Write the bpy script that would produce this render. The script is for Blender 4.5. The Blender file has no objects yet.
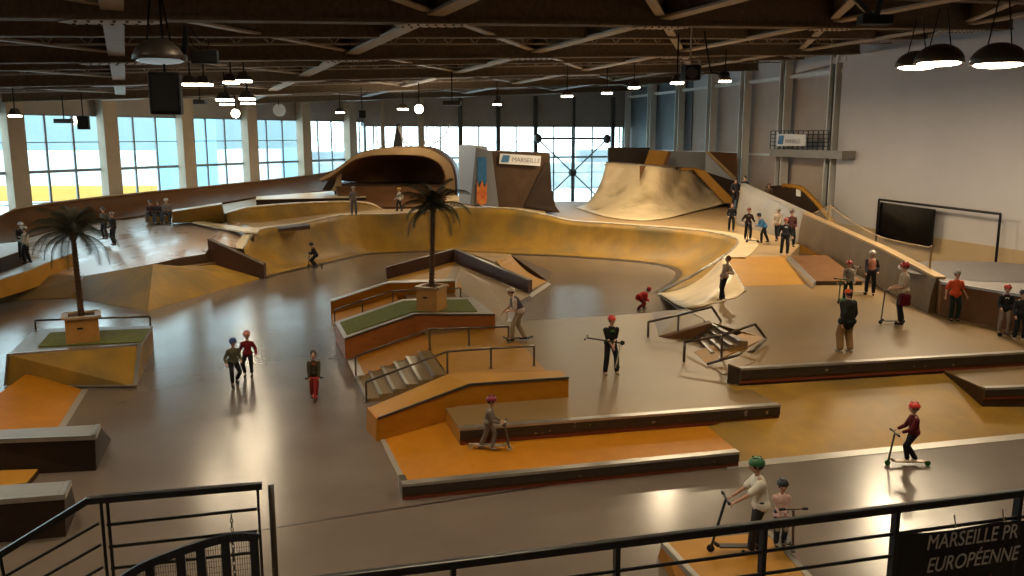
import bpy, bmesh, math, random
from mathutils import Vector, Matrix
random.seed(7)
scene = bpy.context.scene
COL = scene.collection
R = math.radians


# ---------------------------------------------------------------- light levels
WORLD = 5.8
PW_ = 360.0
NEAR = .42
LAMPCOL = (1.0, .79, .50)
def cam_px(p): return None
# ---------------------------------------------------------------- camera
HC, F, PITCH = 6.3, 860.0, R(10.1)
cd = bpy.data.cameras.new('camera'); cam = bpy.data.objects.new('camera', cd); COL.objects.link(cam)
cam.location = (0, 0, HC); cam.rotation_euler = (math.pi/2 - PITCH, 0, 0)
cd.sensor_fit = 'HORIZONTAL'; cd.sensor_width = 36.0; cd.lens = F/1024*36.0
cd.clip_start = 0.05; cd.clip_end = 600
scene.camera = cam

def ray(px, py):
    u, v = (px-512)/F, (py-288)/F
    return Vector((u, math.cos(PITCH)-v*math.sin(PITCH), -math.sin(PITCH)-v*math.cos(PITCH)))
def P(px, py, z=0.0):                       # point of the level z seen in direction px, py
    d = ray(px, py); t = (z-HC)/d.z
    return Vector((0, 0, HC)) + d*t
def PY(px, py, Y):                          # point at forward distance Y
    d = ray(px, py); return Vector((0, 0, HC)) + d*(Y/d.y)
def PW(px, py, p0, dr):                     # point on the vertical plane through p0 along dr
    d = ray(px, py); n = Vector((-dr[1], dr[0], 0)); o = Vector((p0[0], p0[1], 0))
    t = n.dot(o)/n.dot(Vector((d.x, d.y, 0)))
    return Vector((0, 0, HC)) + d*t

# ---------------------------------------------------------------- materials
MATS = {}
def nmat(name, col, rough=0.5, metal=0.0, var=0.0, scale=2.0, col2=None, bump=0.0, bscale=30.0, stretch=None,
         rvar=0.0, spec=0.5, emit=None, estr=0.0, stain=None, stain_scale=0.6, stain_lo=0.55, stain_hi=0.7, coat=0.0):
    m = bpy.data.materials.new(name); m.use_nodes = True
    nt = m.node_tree; b = nt.nodes['Principled BSDF']; L = nt.links.new
    b.inputs['Roughness'].default_value = rough; b.inputs['Metallic'].default_value = metal
    b.inputs['Specular IOR Level'].default_value = spec
    if coat: b.inputs['Coat Weight'].default_value = coat; b.inputs['Coat Roughness'].default_value = 0.15
    c1 = (*col, 1); c2 = (*(col2 or tuple(c*(1-var) for c in col)), 1)
    if var or col2 or rvar or bump or stain:
        tc = nt.nodes.new('ShaderNodeTexCoord'); mp = nt.nodes.new('ShaderNodeMapping')
        geo = nt.nodes.new('ShaderNodeNewGeometry')
        L(geo.outputs['Position'], mp.inputs['Vector'])
        if stretch: mp.inputs['Scale'].default_value = stretch
        nz = nt.nodes.new('ShaderNodeTexNoise'); nz.inputs['Scale'].default_value = scale
        nz.inputs['Detail'].default_value = 6; nz.inputs['Roughness'].default_value = .6
        L(mp.outputs[0], nz.inputs['Vector'])
        rp = nt.nodes.new('ShaderNodeValToRGB'); rp.color_ramp.elements[0].position = .3; rp.color_ramp.elements[1].position = .7
        rp.color_ramp.elements[0].color = c2; rp.color_ramp.elements[1].color = c1
        L(nz.outputs['Fac'], rp.inputs['Fac']); out = rp.outputs['Color']
        if stain:
            n2 = nt.nodes.new('ShaderNodeTexNoise'); n2.inputs['Scale'].default_value = stain_scale; n2.inputs['Detail'].default_value = 5
            L(geo.outputs['Position'], n2.inputs['Vector'])
            r2 = nt.nodes.new('ShaderNodeValToRGB'); r2.color_ramp.elements[0].position = stain_lo; r2.color_ramp.elements[1].position = stain_hi
            mx = nt.nodes.new('ShaderNodeMixRGB'); mx.inputs['Color2'].default_value = (*stain, 1)
            L(n2.outputs['Fac'], r2.inputs['Fac']); L(r2.outputs['Color'], mx.inputs['Fac']); L(out, mx.inputs['Color1']); out = mx.outputs['Color']
        L(out, b.inputs['Base Color'])
        if rvar:
            mr = nt.nodes.new('ShaderNodeMapRange'); mr.inputs['To Min'].default_value = rough-rvar; mr.inputs['To Max'].default_value = rough+rvar
            mr.inputs['From Min'].default_value = .3; mr.inputs['From Max'].default_value = .7
            L(nz.outputs['Fac'], mr.inputs['Value']); L(mr.outputs[0], b.inputs['Roughness'])
        if bump:
            n3 = nt.nodes.new('ShaderNodeTexNoise'); n3.inputs['Scale'].default_value = bscale; n3.inputs['Detail'].default_value = 3
            L(geo.outputs['Position'], n3.inputs['Vector'])
            bp = nt.nodes.new('ShaderNodeBump'); bp.inputs['Strength'].default_value = bump; bp.inputs['Distance'].default_value = .05
            L(n3.outputs['Fac'], bp.inputs['Height']); L(bp.outputs[0], b.inputs['Normal'])
    else:
        b.inputs['Base Color'].default_value = c1
    if emit:
        b.inputs['Emission Color'].default_value = (*emit, 1); b.inputs['Emission Strength'].default_value = estr
    MATS[name] = m
    return m
def M(n): return MATS[n]
_pc = {}
def plain(col, rough=.7, metal=0):
    k = (tuple(round(c, 3) for c in col), rough, metal)
    if k not in _pc: _pc[k] = nmat('dye_%d' % len(_pc), col, rough, metal, var=.18, scale=14, spec=.5 if rough < .5 else .15)
    return _pc[k]

# ---------------------------------------------------------------- objects
def tag(o, label=None, cat=None, group=None, kind=None):
    if label: o['label'] = label
    if cat: o['category'] = cat
    if group: o['group'] = group
    if kind: o['kind'] = kind
    return o
def empty(name, loc=(0, 0, 0), label=None, cat=None, group=None, kind=None, rz=0, parent=None):
    o = bpy.data.objects.new(name, None); COL.objects.link(o); o.location = loc; o.rotation_euler = (0, 0, rz)
    o.empty_display_size = .2
    if parent: o.parent = parent
    return tag(o, label, cat, group, kind)
class MB:
    """collects world-space geometry, links it as one mesh object"""
    def __init__(s): s.v = []; s.f = []; s.mi = []
    def face(s, pts, mi=0):
        n = len(s.v); s.v += [Vector(p) for p in pts]; s.f.append(list(range(n, n+len(pts)))); s.mi.append(mi)
    def add(s, vs, fs, mi=0):
        n = len(s.v); s.v += [Vector(p) for p in vs]; s.f += [[n+i for i in f] for f in fs]; s.mi += [mi]*len(fs)
    def prism(s, top, bot, mt=0, ms=0):
        k = len(top); vs = list(top)+list(bot)
        s.add(vs, [list(range(k))], mt); n = len(s.v)-2*k
        s.f.append([n+2*k-1-i for i in range(k)]); s.mi.append(ms)
        for i in range(k):
            j = (i+1) % k; s.f.append([n+i, n+k+i, n+k+j, n+j]); s.mi.append(ms)
    def box(s, c, size, rz=0, mi=0, M3=None):
        c = Vector(c); hx, hy, hz = [d/2 for d in size]
        mt = M3 if M3 is not None else Matrix.Rotation(rz, 3, 'Z')
        vs = [c+mt@Vector((x, y, z)) for x, y, z in ((-hx,-hy,-hz),(hx,-hy,-hz),(hx,hy,-hz),(-hx,hy,-hz),(-hx,-hy,hz),(hx,-hy,hz),(hx,hy,hz),(-hx,hy,hz))]
        s.add(vs, [(3,2,1,0),(4,5,6,7),(0,1,5,4),(1,2,6,5),(2,3,7,6),(3,0,4,7)], mi)
    def bar(s, a, b, w, h=None, up=(0, 0, 1), mi=0):      # rectangular bar from a to b
        a, b = Vector(a), Vector(b); h = h or w; d = (b-a)
        if d.length < 1e-6: return
        x = d.normalized(); upv = Vector(up)
        if abs(x.dot(upv)) > .98: upv = Vector((1, 0, 0))
        y = upv.cross(x).normalized(); z = x.cross(y)
        s.box((a+b)/2, (d.length, w, h), M3=Matrix((x, y, z)).transposed(), mi=mi)
    def tube(s, a, b, r0, r1=None, n=8, cap=True, mi=0):
        a, b = Vector(a), Vector(b); r1 = r0 if r1 is None else r1; d = (b-a)
        if d.length < 1e-6: return
        x = d.normalized(); u = Vector((0, 0, 1)) if abs(x.z) < .95 else Vector((1, 0, 0))
        y = u.cross(x).normalized(); z = x.cross(y)
        vs = [a+(y*math.cos(t)+z*math.sin(t))*r0 for t in [2*math.pi*i/n for i in range(n)]]+[b+(y*math.cos(t)+z*math.sin(t))*r1 for t in [2*math.pi*i/n for i in range(n)]]
        fs = [(i, (i+1) % n, n+(i+1) % n, n+i) for i in range(n)]
        if cap: fs += [tuple(range(n-1, -1, -1)), tuple(range(n, 2*n))]
        s.add(vs, fs, mi)
    def path(s, pts, r, n=8, mi=0):
        for i in range(len(pts)-1): s.tube(pts[i], pts[i+1], r, n=n, mi=mi)
        for p in pts[1:-1]: s.ball(p, (r, r, r), 6, 4, mi=mi)
    def ball(s, c, rad, nu=12, nv=8, rot=None, mi=0, zmin=-1.0, zmax=1.0):
        c = Vector(c); rot = rot or Matrix.Identity(3); vs = []; fs = []
        a0, a1 = math.asin(zmin), math.asin(zmax)
        for j in range(nv+1):
            ph = a0+(a1-a0)*j/nv
            for i in range(nu):
                th = 2*math.pi*i/nu
                vs.append(c+rot@Vector((rad[0]*math.cos(ph)*math.cos(th), rad[1]*math.cos(ph)*math.sin(th), rad[2]*math.sin(ph))))
        for j in range(nv):
            for i in range(nu): fs.append((j*nu+i, j*nu+(i+1) % nu, (j+1)*nu+(i+1) % nu, (j+1)*nu+i))
        fs.append(tuple(range(nu-1, -1, -1))); fs.append(tuple(nv*nu+i for i in range(nu)))
        s.add(vs, fs, mi)
    def cap(s, a, b, r0, r1, n=12, mi=0):                 # tapered capsule
        s.tube(a, b, r0, r1, n=n, mi=mi); s.ball(a, (r0,)*3, n, 6, mi=mi); s.ball(b, (r1,)*3, n, 6, mi=mi)
    def build(s, name, mats, parent=None, smooth=False, kind=None, bevel=0.0, local=False):
        if not isinstance(mats, (list, tuple)): mats = [mats]
        me = bpy.data.meshes.new(name)
        org = Vector((0, 0, 0))
        if parent is None and s.v and not local:
            xs = [p.x for p in s.v]; ys = [p.y for p in s.v]; zs = [p.z for p in s.v]
            org = Vector(((min(xs)+max(xs))/2, (min(ys)+max(ys))/2, min(zs)))
        inv = None
        if parent is not None and not local:
            inv = wmat(parent).inverted()
        vs = [(inv@p if inv else p-org) for p in s.v]
        me.from_pydata([tuple(p) for p in vs], [], s.f)
        for m in mats: me.materials.append(M(m) if isinstance(m, str) else m)
        me.polygons.foreach_set('material_index', s.mi)
        if smooth: me.polygons.foreach_set('use_smooth', [True]*len(me.polygons))
        me.validate(); me.update()
        bm = bmesh.new(); bm.from_mesh(me); bmesh.ops.remove_doubles(bm, verts=bm.verts, dist=1e-5)
        bmesh.ops.recalc_face_normals(bm, faces=bm.faces); bm.to_mesh(me); bm.free()
        o = bpy.data.objects.new(name, me); COL.objects.link(o); o.location = org
        if parent is not None: o.parent = parent
        if bevel:
            md = o.modifiers.new('bevel', 'BEVEL'); md.width = bevel; md.segments = 2; md.limit_method = 'ANGLE'
        if kind: o['kind'] = kind
        return o
def wmat(o):
    m = Matrix.LocRotScale(o.location, o.rotation_euler, o.scale)
    return wmat(o.parent)@m if o.parent else m
def cr(pts, n=4):                                          # Catmull-Rom through points
    pts = [Vector(p) for p in pts]; out = []
    q = [pts[0]*2-pts[1]]+pts+[pts[-1]*2-pts[-2]]
    for i in range(1, len(q)-2):
        for k in range(n):
            t = k/n; p0, p1, p2, p3 = q[i-1], q[i], q[i+1], q[i+2]
            out.append(.5*((2*p1)+(-p0+p2)*t+(2*p0-5*p1+4*p2-p3)*t*t+(-p0+3*p1-3*p2+p3)*t**3))
    out.append(pts[-1]); return out
def drop(pts, z): return [Vector((p.x, p.y, z)) for p in pts]
def flat_center(pts):
    c = sum((Vector(p) for p in pts), Vector())/len(pts); return c

def block(name, label, cat, top, zb=0.0, tmat='ply_amber', smat='ply_orange', trims=(), group=None, bot=None, th=.03, tw=.07, trim_mat='steel', panel=True, sidemats=None):
    """a box-like ramp unit: side carcass, top sheet, steel angle strips along the listed edges"""
    top = [Vector(p) for p in top]
    bot = [Vector(p) for p in bot] if bot else drop(top, zb)
    c = flat_center(bot)
    e = empty(name, (c.x, c.y, min(p.z for p in bot)), label, cat, group)
    m = MB(); t2 = [p-Vector((0, 0, th)) for p in top]; m.prism(t2, bot); m.build('side_panel', smat, e)
    m = MB(); m.prism(top, t2); m.build('top_panel', tmat, e)
    for (i, j) in trims:
        a, b = top[i], top[j]; inw = (flat_center(top)-(a+b)/2); inw.z = 0; d = (b-a).normalized()
        inw = (inw-d*inw.dot(d)); inw.z = 0; inw = inw.normalized() if inw.length > 1e-5 else Vector((0, 1, 0))
        m = MB()
        z = Vector((0, 0, .012))
        m.prism([a+z-inw*.01, b+z-inw*.01, b+z+inw*tw, a+z+inw*tw], [a-inw*.01-z, b-inw*.01-z, b+inw*tw-z, a+inw*tw-z])
        m.prism([a+z-inw*.02, b+z-inw*.02, b+z, a+z], [a-inw*.02-Vector((0,0,tw)), b-inw*.02-Vector((0,0,tw)), b-Vector((0,0,tw)), a-Vector((0,0,tw))])
        m.build('edge_strip', trim_mat, e)
    return e
def arc_profile(c, b, n=10, phi=R(68)):
    out = []
    for k in range(n+1):
        a = phi*k/n; s = math.sin(a)/math.sin(phi); h = (1-math.cos(a))/(1-math.cos(phi))
        out.append(Vector((b.x+(c.x-b.x)*s, b.y+(c.y-b.y)*s, b.z+(c.z-b.z)*h)))
    return out
def quarter(name, label, cat, cop, base, mat, n=10, phi=R(68), deck=1.0, dmat='ply_tan', smooth=4, zb=0.0, coping='steel', smat='ply_brown', group=None, back=None, cr_=.03, seams=()):
    """curved transition: ride surface from base line to coping line, deck behind it, closed underneath"""
    if smooth: cop, base = cr(cop, smooth), cr(base, smooth)
    c0 = flat_center(base)
    e = empty(name, (c0.x, c0.y, zb), label, cat, group)
    prof = [arc_profile(c, b, n, phi) for c, b in zip(cop, base)]
    m = MB(); k = len(prof)
    vs = [p for pr in prof for p in pr]; fs = []
    for i in range(k-1):
        for j in range(n): fs.append((i*(n+1)+j, (i+1)*(n+1)+j, (i+1)*(n+1)+j+1, i*(n+1)+j+1))
    m.add(vs, fs); so = m.build('ride_surface', mat, e, smooth=True)
    md = so.modifiers.new('thickness', 'SOLIDIFY'); md.thickness = .03; md.offset = -1
    for i in seams:
        m = MB(); m.path([p+Vector((0, -.006, .006)) for p in prof[i]], .014, n=5); m.build('panel_seam', 'ledge_black', e)
    # backs
    bks = []
    for i, (c, b) in enumerate(zip(cop, base)):
        d = c-b; d.z = 0; d = d.normalized() if d.length > 1e-4 else Vector((0, 1, 0))
        bks.append(c+(back if back is not None else d)*deck)
    m = MB()
    z = Vector((0, 0, .03))
    for i in range(k-1):
        m.prism([cop[i], cop[i+1], bks[i+1], bks[i]], [cop[i]-z, cop[i+1]-z, bks[i+1]-z, bks[i]-z])
    m.build('deck_panel', dmat, e)
    m = MB()
    for i in (0, k-1):
        pr = prof[i]; m.face([p for p in pr]+[bks[i]-z, Vector((bks[i].x, bks[i].y, zb)), Vector((pr[0].x, pr[0].y, zb))])
    for i in range(k-1): m.face([bks[i]-z, bks[i+1]-z, Vector((bks[i+1].x, bks[i+1].y, zb)), Vector((bks[i].x, bks[i].y, zb))])
    m.build('back_panel', smat, e)
    if coping:
        m = MB(); m.path([p+Vector((0, 0, .01)) for p in cop], cr_, n=8); m.build('coping', coping, e, smooth=True)
    return e
# ================================================================ material library
nmat('concrete_floor', (.175, .14, .118), .22, var=.22, scale=.5, rvar=.02, bump=.015, bscale=2.0, stain=(.105, .083, .07), stain_scale=.15, stain_lo=.35, stain_hi=.8, spec=.6)
nmat('ply_amber', (.40, .19, .022), .5, spec=.25, var=.22, scale=1.1, stain=(.36, .17, .04), stain_scale=.8, stain_lo=.5, stain_hi=.75)
nmat('ply_orange', (.43, .165, .008), .5, spec=.25, var=.2, scale=2.0, stretch=(1, 1, 3))
nmat('ply_dkorange', (.36, .11, .018), .5, var=.3, scale=2.0, stretch=(1, 1, 5))
nmat('ply_mustard', (.36, .20, .028), .48, spec=.25, col2=(.24, .13, .02), scale=.8, stretch=(1.6, 1.6, .5), stain=(.17, .115, .04), stain_scale=.5, stain_lo=.44, stain_hi=.68, rvar=.05)
nmat('ply_tan', (.42, .28, .14), .45, spec=.3, var=.25, scale=.8, rvar=.1, stain=(.34, .22, .11), stain_scale=.5)
nmat('ply_deck', (.235, .145, .058), .40, spec=.3, var=.2, scale=.5, rvar=.03, stain=(.14, .098, .052), stain_scale=.3, stain_lo=.38, stain_hi=.85)
nmat('ply_pink', (.50, .36, .27), .30, var=.2, scale=.5, rvar=.1, stain=(.36, .24, .17), stain_scale=.35)
nmat('ply_pale', (.74, .58, .36), .4, col2=(.60, .46, .27), scale=.9, stain=(.40, .29, .15), stain_scale=.5)
nmat('ply_brown', (.075, .04, .02), .5, spec=.2, var=.35, scale=1.5)
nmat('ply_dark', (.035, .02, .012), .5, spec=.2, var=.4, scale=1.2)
nmat('ply_redbrown', (.16, .072, .028), .55, spec=.18, var=.3, scale=1.4)
nmat('roof_brown', (.085, .038, .026), .45, var=.3, scale=2)
nmat('ledge_black', (.018, .013, .010), .4, col2=(.045, .028, .016), scale=5, stretch=(1, 1, 4), stain=(.25, .19, .13), stain_scale=6, stain_lo=.66, stain_hi=.7)
nmat('red_line', (.20, .03, .012), .5, var=.2)
nmat('steel', (.46, .43, .39), .33, .75, var=.25, scale=3)
nmat('steel_plate', (.42, .385, .345), .4, .4, var=.2, scale=2)
nmat('ledge_top', (.26, .245, .23), .4, .3, var=.2, scale=2)
nmat('steel_dark', (.12, .10, .085), .35, .8, var=.3, scale=4)
nmat('rail_bronze', (.16, .12, .09), .3, .8, var=.3, scale=6)
nmat('rail_black', (.008, .008, .009), .38, .3, var=.2, scale=6)
nmat('gate_blue', (.006, .012, .03), .4, .2, var=.3, scale=6)
nmat('concrete_pillar', (.52, .42, .31), .75, var=.18, scale=1.2, bump=.1)
nmat('plaster', (.58, .545, .55), .85, var=.08, scale=.35, bump=.05, bscale=8)
nmat('plaster_tan', (.52, .38, .22), .8, var=.12, scale=.5)
nmat('cladding', (.42, .385, .36), .6, .1, var=.15, scale=1)
nmat('cladding_blue', (.16, .18, .20), .55, .1, var=.2, scale=1)
nmat('cladding_beige', (.52, .42, .35), .65, 0, var=.12, scale=1)
nmat('column_paint', (.78, .77, .73), .5, .1, var=.12, scale=2)
nmat('column_web', (.08, .08, .08), .5, .1, var=.2, scale=2)
nmat('mullion', (.26, .31, .35), .5, .2, var=.15, scale=2)
nmat('roof_foam', (.30, .20, .095), .95, col2=(.15, .10, .05), scale=9, bump=.6, bscale=14)
nmat('beam_foam', (.17, .125, .085), .9, col2=(.10, .075, .052), scale=7, bump=.4, bscale=16)
nmat('flange', (.40, .34, .28), .6, var=.15, scale=2)
nmat('bolt', (.02, .016, .014), .5, .5, var=.2)
nmat('black_plastic', (.006, .006, .006), .6, spec=.15, var=.2, scale=8)
nmat('lamp_shell', (.07, .055, .045), .45, .4, var=.2, scale=4)
nmat('lamp_glow', (1, .9, .75), .5, emit=(1, .84, .62), estr=26)
nmat('unlit_glow', (.6, .7, .75), .4, emit=(.8, .95, 1), estr=.2)  # faint glow put into the cover of the unlit dome lamp
nmat('turf', (.17, .18, .03), .95, col2=(.10, .115, .018), scale=12, bump=.5, bscale=60)
nmat('trunk', (.14, .07, .035), .9, col2=(.06, .03, .018), scale=12, bump=.5, bscale=40)
nmat('frond', (.045, .05, .026), .7, col2=(.022, .024, .014), scale=5)
nmat('planter', (.46, .22, .05), .5, var=.2, scale=4)
nmat('screen', (.006, .006, .006), .2, var=.3, stain=(.05, .05, .055), stain_scale=1.4, stain_lo=.64, stain_hi=.72)
nmat('white_paint', (.72, .72, .72), .6, var=.08)
nmat('barrier_grey', (.30, .275, .24), .4, col2=(.22, .19, .16), scale=.8, rvar=.1)
nmat('barrier_brown', (.17, .11, .058), .5, spec=.2, col2=(.11, .075, .04), scale=1.0)
nmat('mat_purple', (.19, .165, .165), .55, var=.2, scale=.7)
nmat('dark_oval', (.055, .043, .042), .6, var=.2)
nmat('panel_grey', (.36, .38, .42), .5, var=.12, scale=.8)
nmat('panel_dgrey', (.20, .205, .22), .5, var=.12, scale=.8)
nmat('graf_blue', (.05, .20, .42), .5, var=.4, scale=4)
nmat('graf_red', (.60, .08, .03), .5, col2=(.7, .3, .06), scale=5)
nmat('skin', (.50, .28, .19), .55, var=.08, scale=20)
nmat('hair', (.02, .013, .009), .6, var=.3, scale=30)
nmat('eye', (.01, .008, .008), .3, var=.1)
nmat('lips', (.30, .09, .07), .5, var=.1)
nmat('rubber', (.014, .013, .012), .7, var=.2, scale=20)
nmat('cloth_black', (.012, .012, .012), .9, var=.25, scale=20)
nmat('banner_ink', (.55, .54, .52), .8, var=.25, scale=30)
nmat('banner_red', (.14, .03, .03), .8, var=.2, scale=30)
nmat('ext_white', (.70, .74, .76), .9, var=.05, scale=.2)
nmat('ext_cyan', (.235, .30, .315), .9, var=.08, scale=.1)
nmat('ext_grey', (.28, .31, .33), .9, var=.3, scale=.3)
nmat('ext_yellow', (.62, .33, .07), .9, var=.1, scale=.3)
nmat('ext_blue', (.26, .44, .55), .8, var=.1, scale=.3)
nmat('ext_green', (.42, .45, .45), .9, var=.4, scale=.8)
# glass: mostly clear, a weak reflection
g = bpy.data.materials.new('glass'); g.use_nodes = True; nt = g.node_tree; nt.nodes.clear()
o_ = nt.nodes.new('ShaderNodeOutputMaterial'); mx = nt.nodes.new('ShaderNodeMixShader'); tr = nt.nodes.new('ShaderNodeBsdfTransparent'); gl = nt.nodes.new('ShaderNodeBsdfGlossy')
tr.inputs['Color'].default_value = (.90, .97, .98, 1); gl.inputs['Roughness'].default_value = .05; mx.inputs[0].default_value = .06
nt.links.new(tr.outputs[0], mx.inputs[1]); nt.links.new(gl.outputs[0], mx.inputs[2]); nt.links.new(mx.outputs[0], o_.inputs[0]); MATS['glass'] = g
# safety net: a fine open mesh, seen as a veil
g = bpy.data.materials.new('netting'); g.use_nodes = True; nt = g.node_tree; nt.nodes.clear()
o_ = nt.nodes.new('ShaderNodeOutputMaterial'); mx = nt.nodes.new('ShaderNodeMixShader'); tr = nt.nodes.new('ShaderNodeBsdfTransparent'); gl = nt.nodes.new('ShaderNodeBsdfDiffuse')
gl.inputs['Color'].default_value = (.55, .47, .36, 1); mx.inputs[0].default_value = .22
nt.links.new(tr.outputs[0], mx.inputs[1]); nt.links.new(gl.outputs[0], mx.inputs[2]); nt.links.new(mx.outputs[0], o_.inputs[0]); MATS['netting'] = g

# ================================================================ room shell
V0 = Vector
Cd = Vector((.447, .894, 0)); Bd = Vector((-.282, .959, 0)); Ad = Vector((.959, .282, 0))
LW0 = Vector((-25.9, 45.0, 0))                 # a point of the window wall
RW0 = Vector((19.0, 50.0, 0))                  # a point of the right wall
CL = Vector((-12.2, 72.4, 0)); CRr = Vector((10.4, 79.0, 0))
def beamz(x): return 9.4+.06*x
LWn = LW0-Cd*52                                # near end of the left wall
RWn = RW0-Bd*52
LNn = Vector((0.894, -.447, 0))                # inward normal of left wall
RNn = Vector((-.959, -.282, 0))                # inward normal of right wall
BNn = Vector((.282, -.959, 0))                 # inward normal of back wall
def S(mb, name, mat, **k): return mb.build(name, mat, kind='structure', **k)
m = MB(); fl = [LWn+Vector((-3, -2, 0)), RWn+Vector((3, -2, 0)), RW0+Vector((.5, 0, 0)), CRr+Vector((.5, .5, 0)), CL+Vector((-.5, .5, 0)), LW0+Vector((-.5, 0, 0))]
m.prism(fl, drop(fl, -.3)); S(m, 'floor', 'concrete_floor')
# expansion joint / steel threshold lines in the floor
m = MB(); m.prism([P(250,530.5), P(742,455), P(742,456.4), P(250,532)], drop([P(250,530.5), P(742,455), P(742,456.4), P(250,532)], -.01))
for i in range(4): m.v[i].z = .003
S(m, 'floor_joint', 'steel_dark')
# ---- roof
def roofz(x): return beamz(x)+1.25
m = MB(); rf = [LWn+Vector((-3, -2, 0)), RWn+Vector((3, -2, 0)), RW0+Vector((1, 0, 0)), CRr+Vector((1, 1, 0)), CL+Vector((-1, 1, 0)), LW0+Vector((-1, 0, 0))]
m.prism([p+Vector((0, 0, roofz(p.x)+.3)) for p in rf], [p+Vector((0, 0, roofz(p.x))) for p in rf]); S(m, 'ceiling', 'roof_foam')
ce = empty('ceiling_frame', (0, 30, 9), kind='structure')
av, bv = Vector((7, 4.1, 0)), Vector((-3.9, 8.8, 0)); N0 = Vector((-2.2, 24.7, 0))
def node(i, j): return N0+av*i+bv*j
def inside(p):
    def sd(q, o, n): return (q-o).dot(n)
    q = Vector((p.x, p.y, 0)); return sd(q, LW0, LNn) > .4 and sd(q, RW0, RNn) > .4 and sd(q, CL, BNn) > .4 and q.y > 1
def clipseg(a, b, n=40):
    ps = [a.lerp(b, k/n) for k in range(n+1)]; ins = [p for p in ps if inside(p)]
    return (ins[0], ins[-1]) if len(ins) > 1 else None
def up(p, dz=0): return Vector((p.x, p.y, beamz(p.x)+dz))
for j2 in range(-6, 14):                          # deep foam-wrapped beams through and between the node rows
    j = j2/2
    sgm = clipseg(N0-av*12+bv*j, N0+av*12+bv*j, 300)
    if not sgm: continue
    a, b = sgm; m = MB()
    m.bar(up(a, .62), up(b, .62), .5, 1.0 if j2 % 2 == 0 else .7)
    m.build('beam', 'beam_foam', ce)
    if j2 % 2 == 0:
        m = MB(); m.bar(up(a, .1), up(b, .1), .62, .1); m.build('beam_flange', 'beam_foam', ce)
for i in range(-9, 10):                           # main girders with pale flanges, across the rows
    sgm = clipseg(node(i, -3), node(i, 7), 200)
    if sgm:
        a, b = sgm; m = MB(); m.bar(up(a, .75), up(b, .75), .14, .7); m.build('girder_web', 'beam_foam', ce)
        m = MB(); m.bar(up(a, .27), up(b, .27), .5, .08); m.build('girder_flange', 'flange', ce)
for i in range(-12, 9):                           # diagonals
    sgm = clipseg(node(i, -3), node(i+9, 6), 200)
    if sgm:
        a, b = sgm; m = MB(); m.bar(up(a, .75), up(b, .75), .1, .5); m.build('diagonal_web', 'beam_foam', ce)
        m = MB(); m.bar(up(a, .36), up(b, .36), .30, .06); m.build('diagonal_flange', 'flange', ce)
for i in range(-5, 5):                            # gusset plates with bolts at the nodes
    for j in range(-1, 5):
        p = node(i, j)
        if not inside(p): continue
        p = Vector((p.x, p.y, 0)); d = av.normalized(); n = Vector((-d.y, d.x, 0)); m = MB()
        pts = [(-1.15, 0), (-.85, -.26), (.85, -.26), (1.15, 0), (.85, .26), (-.85, .26)]
        q = [up(p+d*x+n*y*1.3, .03) for x, y in pts]; m.prism(q, [v-Vector((0, 0, .03)) for v in q]); gp = m.build('gusset_plate', 'flange', ce)
        if j <= 1:
            m = MB()
            for k in range(7):
                for y in (-.17, .17):
                    x = -.8+k*.267; c = up(p+d*x+n*y*1.3, -.01); m.tube(c-Vector((0, 0, .02)), c+Vector((0, 0, .03)), .035, n=6)
            m.build('bolts', 'bolt', gp)
for j2 in range(1, 12, 2):                        # light zig-zag joists between the beams
    j = j2/2+.25; sgm = clipseg(N0-av*12+bv*j, N0+av*12+bv*j, 300)
    if not sgm: continue
    a, b = sgm; L_ = (b-a).length; n = int(L_/1.1); m = MB()
    m.bar(up(a, .35), up(b, .35), .06, .06); m.bar(up(a, .95), up(b, .95), .06, .06)
    for k in range(n):
        p, q = a.lerp(b, k/n), a.lerp(b, (k+.5)/n); r = a.lerp(b, (k+1)/n)
        m.bar(up(p, .35), up(q, .95), .035); m.bar(up(q, .95), up(r, .35), .035)
    m.build('joist', 'flange', ce)

# ---- left window wall: pillars every bay, glazed between
def wallpt(o, d, s, z, n=Vector((0, 0, 0)), off=0): q = o+d*s+n*off; return Vector((q.x, q.y, z))
Ltot = (CL-LW0).length
bay = 5.65; WT, TR = 7.35, 4.35
nwin = 0
def win(nm, a, b, zs, o, d, nrm, nm_parts=3, zlist=(2.6, 4.3), gl=True, mw=.09):
    """one glazed window: frame with mullions and transoms, one pane"""
    global nwin
    nwin += 1
    c = wallpt(o, d, (a+b)/2, zs[0]); e = empty('window_%d' % nwin, c, kind='structure')
    m = MB()
    for k in range(nm_parts+1):
        s = a+(b-a)*k/nm_parts; m.bar(wallpt(o, d, s, zs[0]), wallpt(o, d, s, zs[1]), mw, .12, up=d)
    for z in (zs[0], zs[1]): m.bar(wallpt(o, d, a, z), wallpt(o, d, b, z), .12, .08)
    for z in zlist:
        w = .16 if abs(z-TR) < .3 else .05
        m.bar(wallpt(o, d, a, z), wallpt(o, d, b, z), .12, w)
    m.build('window_frame', 'mullion', e)
    if gl:
        m = MB(); m.bar(wallpt(o, d, a, (zs[0]+zs[1])/2), wallpt(o, d, b, (zs[0]+zs[1])/2), .012, zs[1]-zs[0]); m.build('pane', 'glass', e)
ks = list(range(-10, 7))
pil_s = [k*bay for k in ks]
m = MB()
a, b = LWn, CL
for z0, z1 in ((7.35, 11.5), (0, .25)):
    m.bar(wallpt(LW0, Cd, -52, (z0+z1)/2, LNn, -.15), wallpt(LW0, Cd, Ltot+.2, (z0+z1)/2, LNn, -.15), .25, z1-z0)
S(m, 'wall_left', 'cladding')
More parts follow.
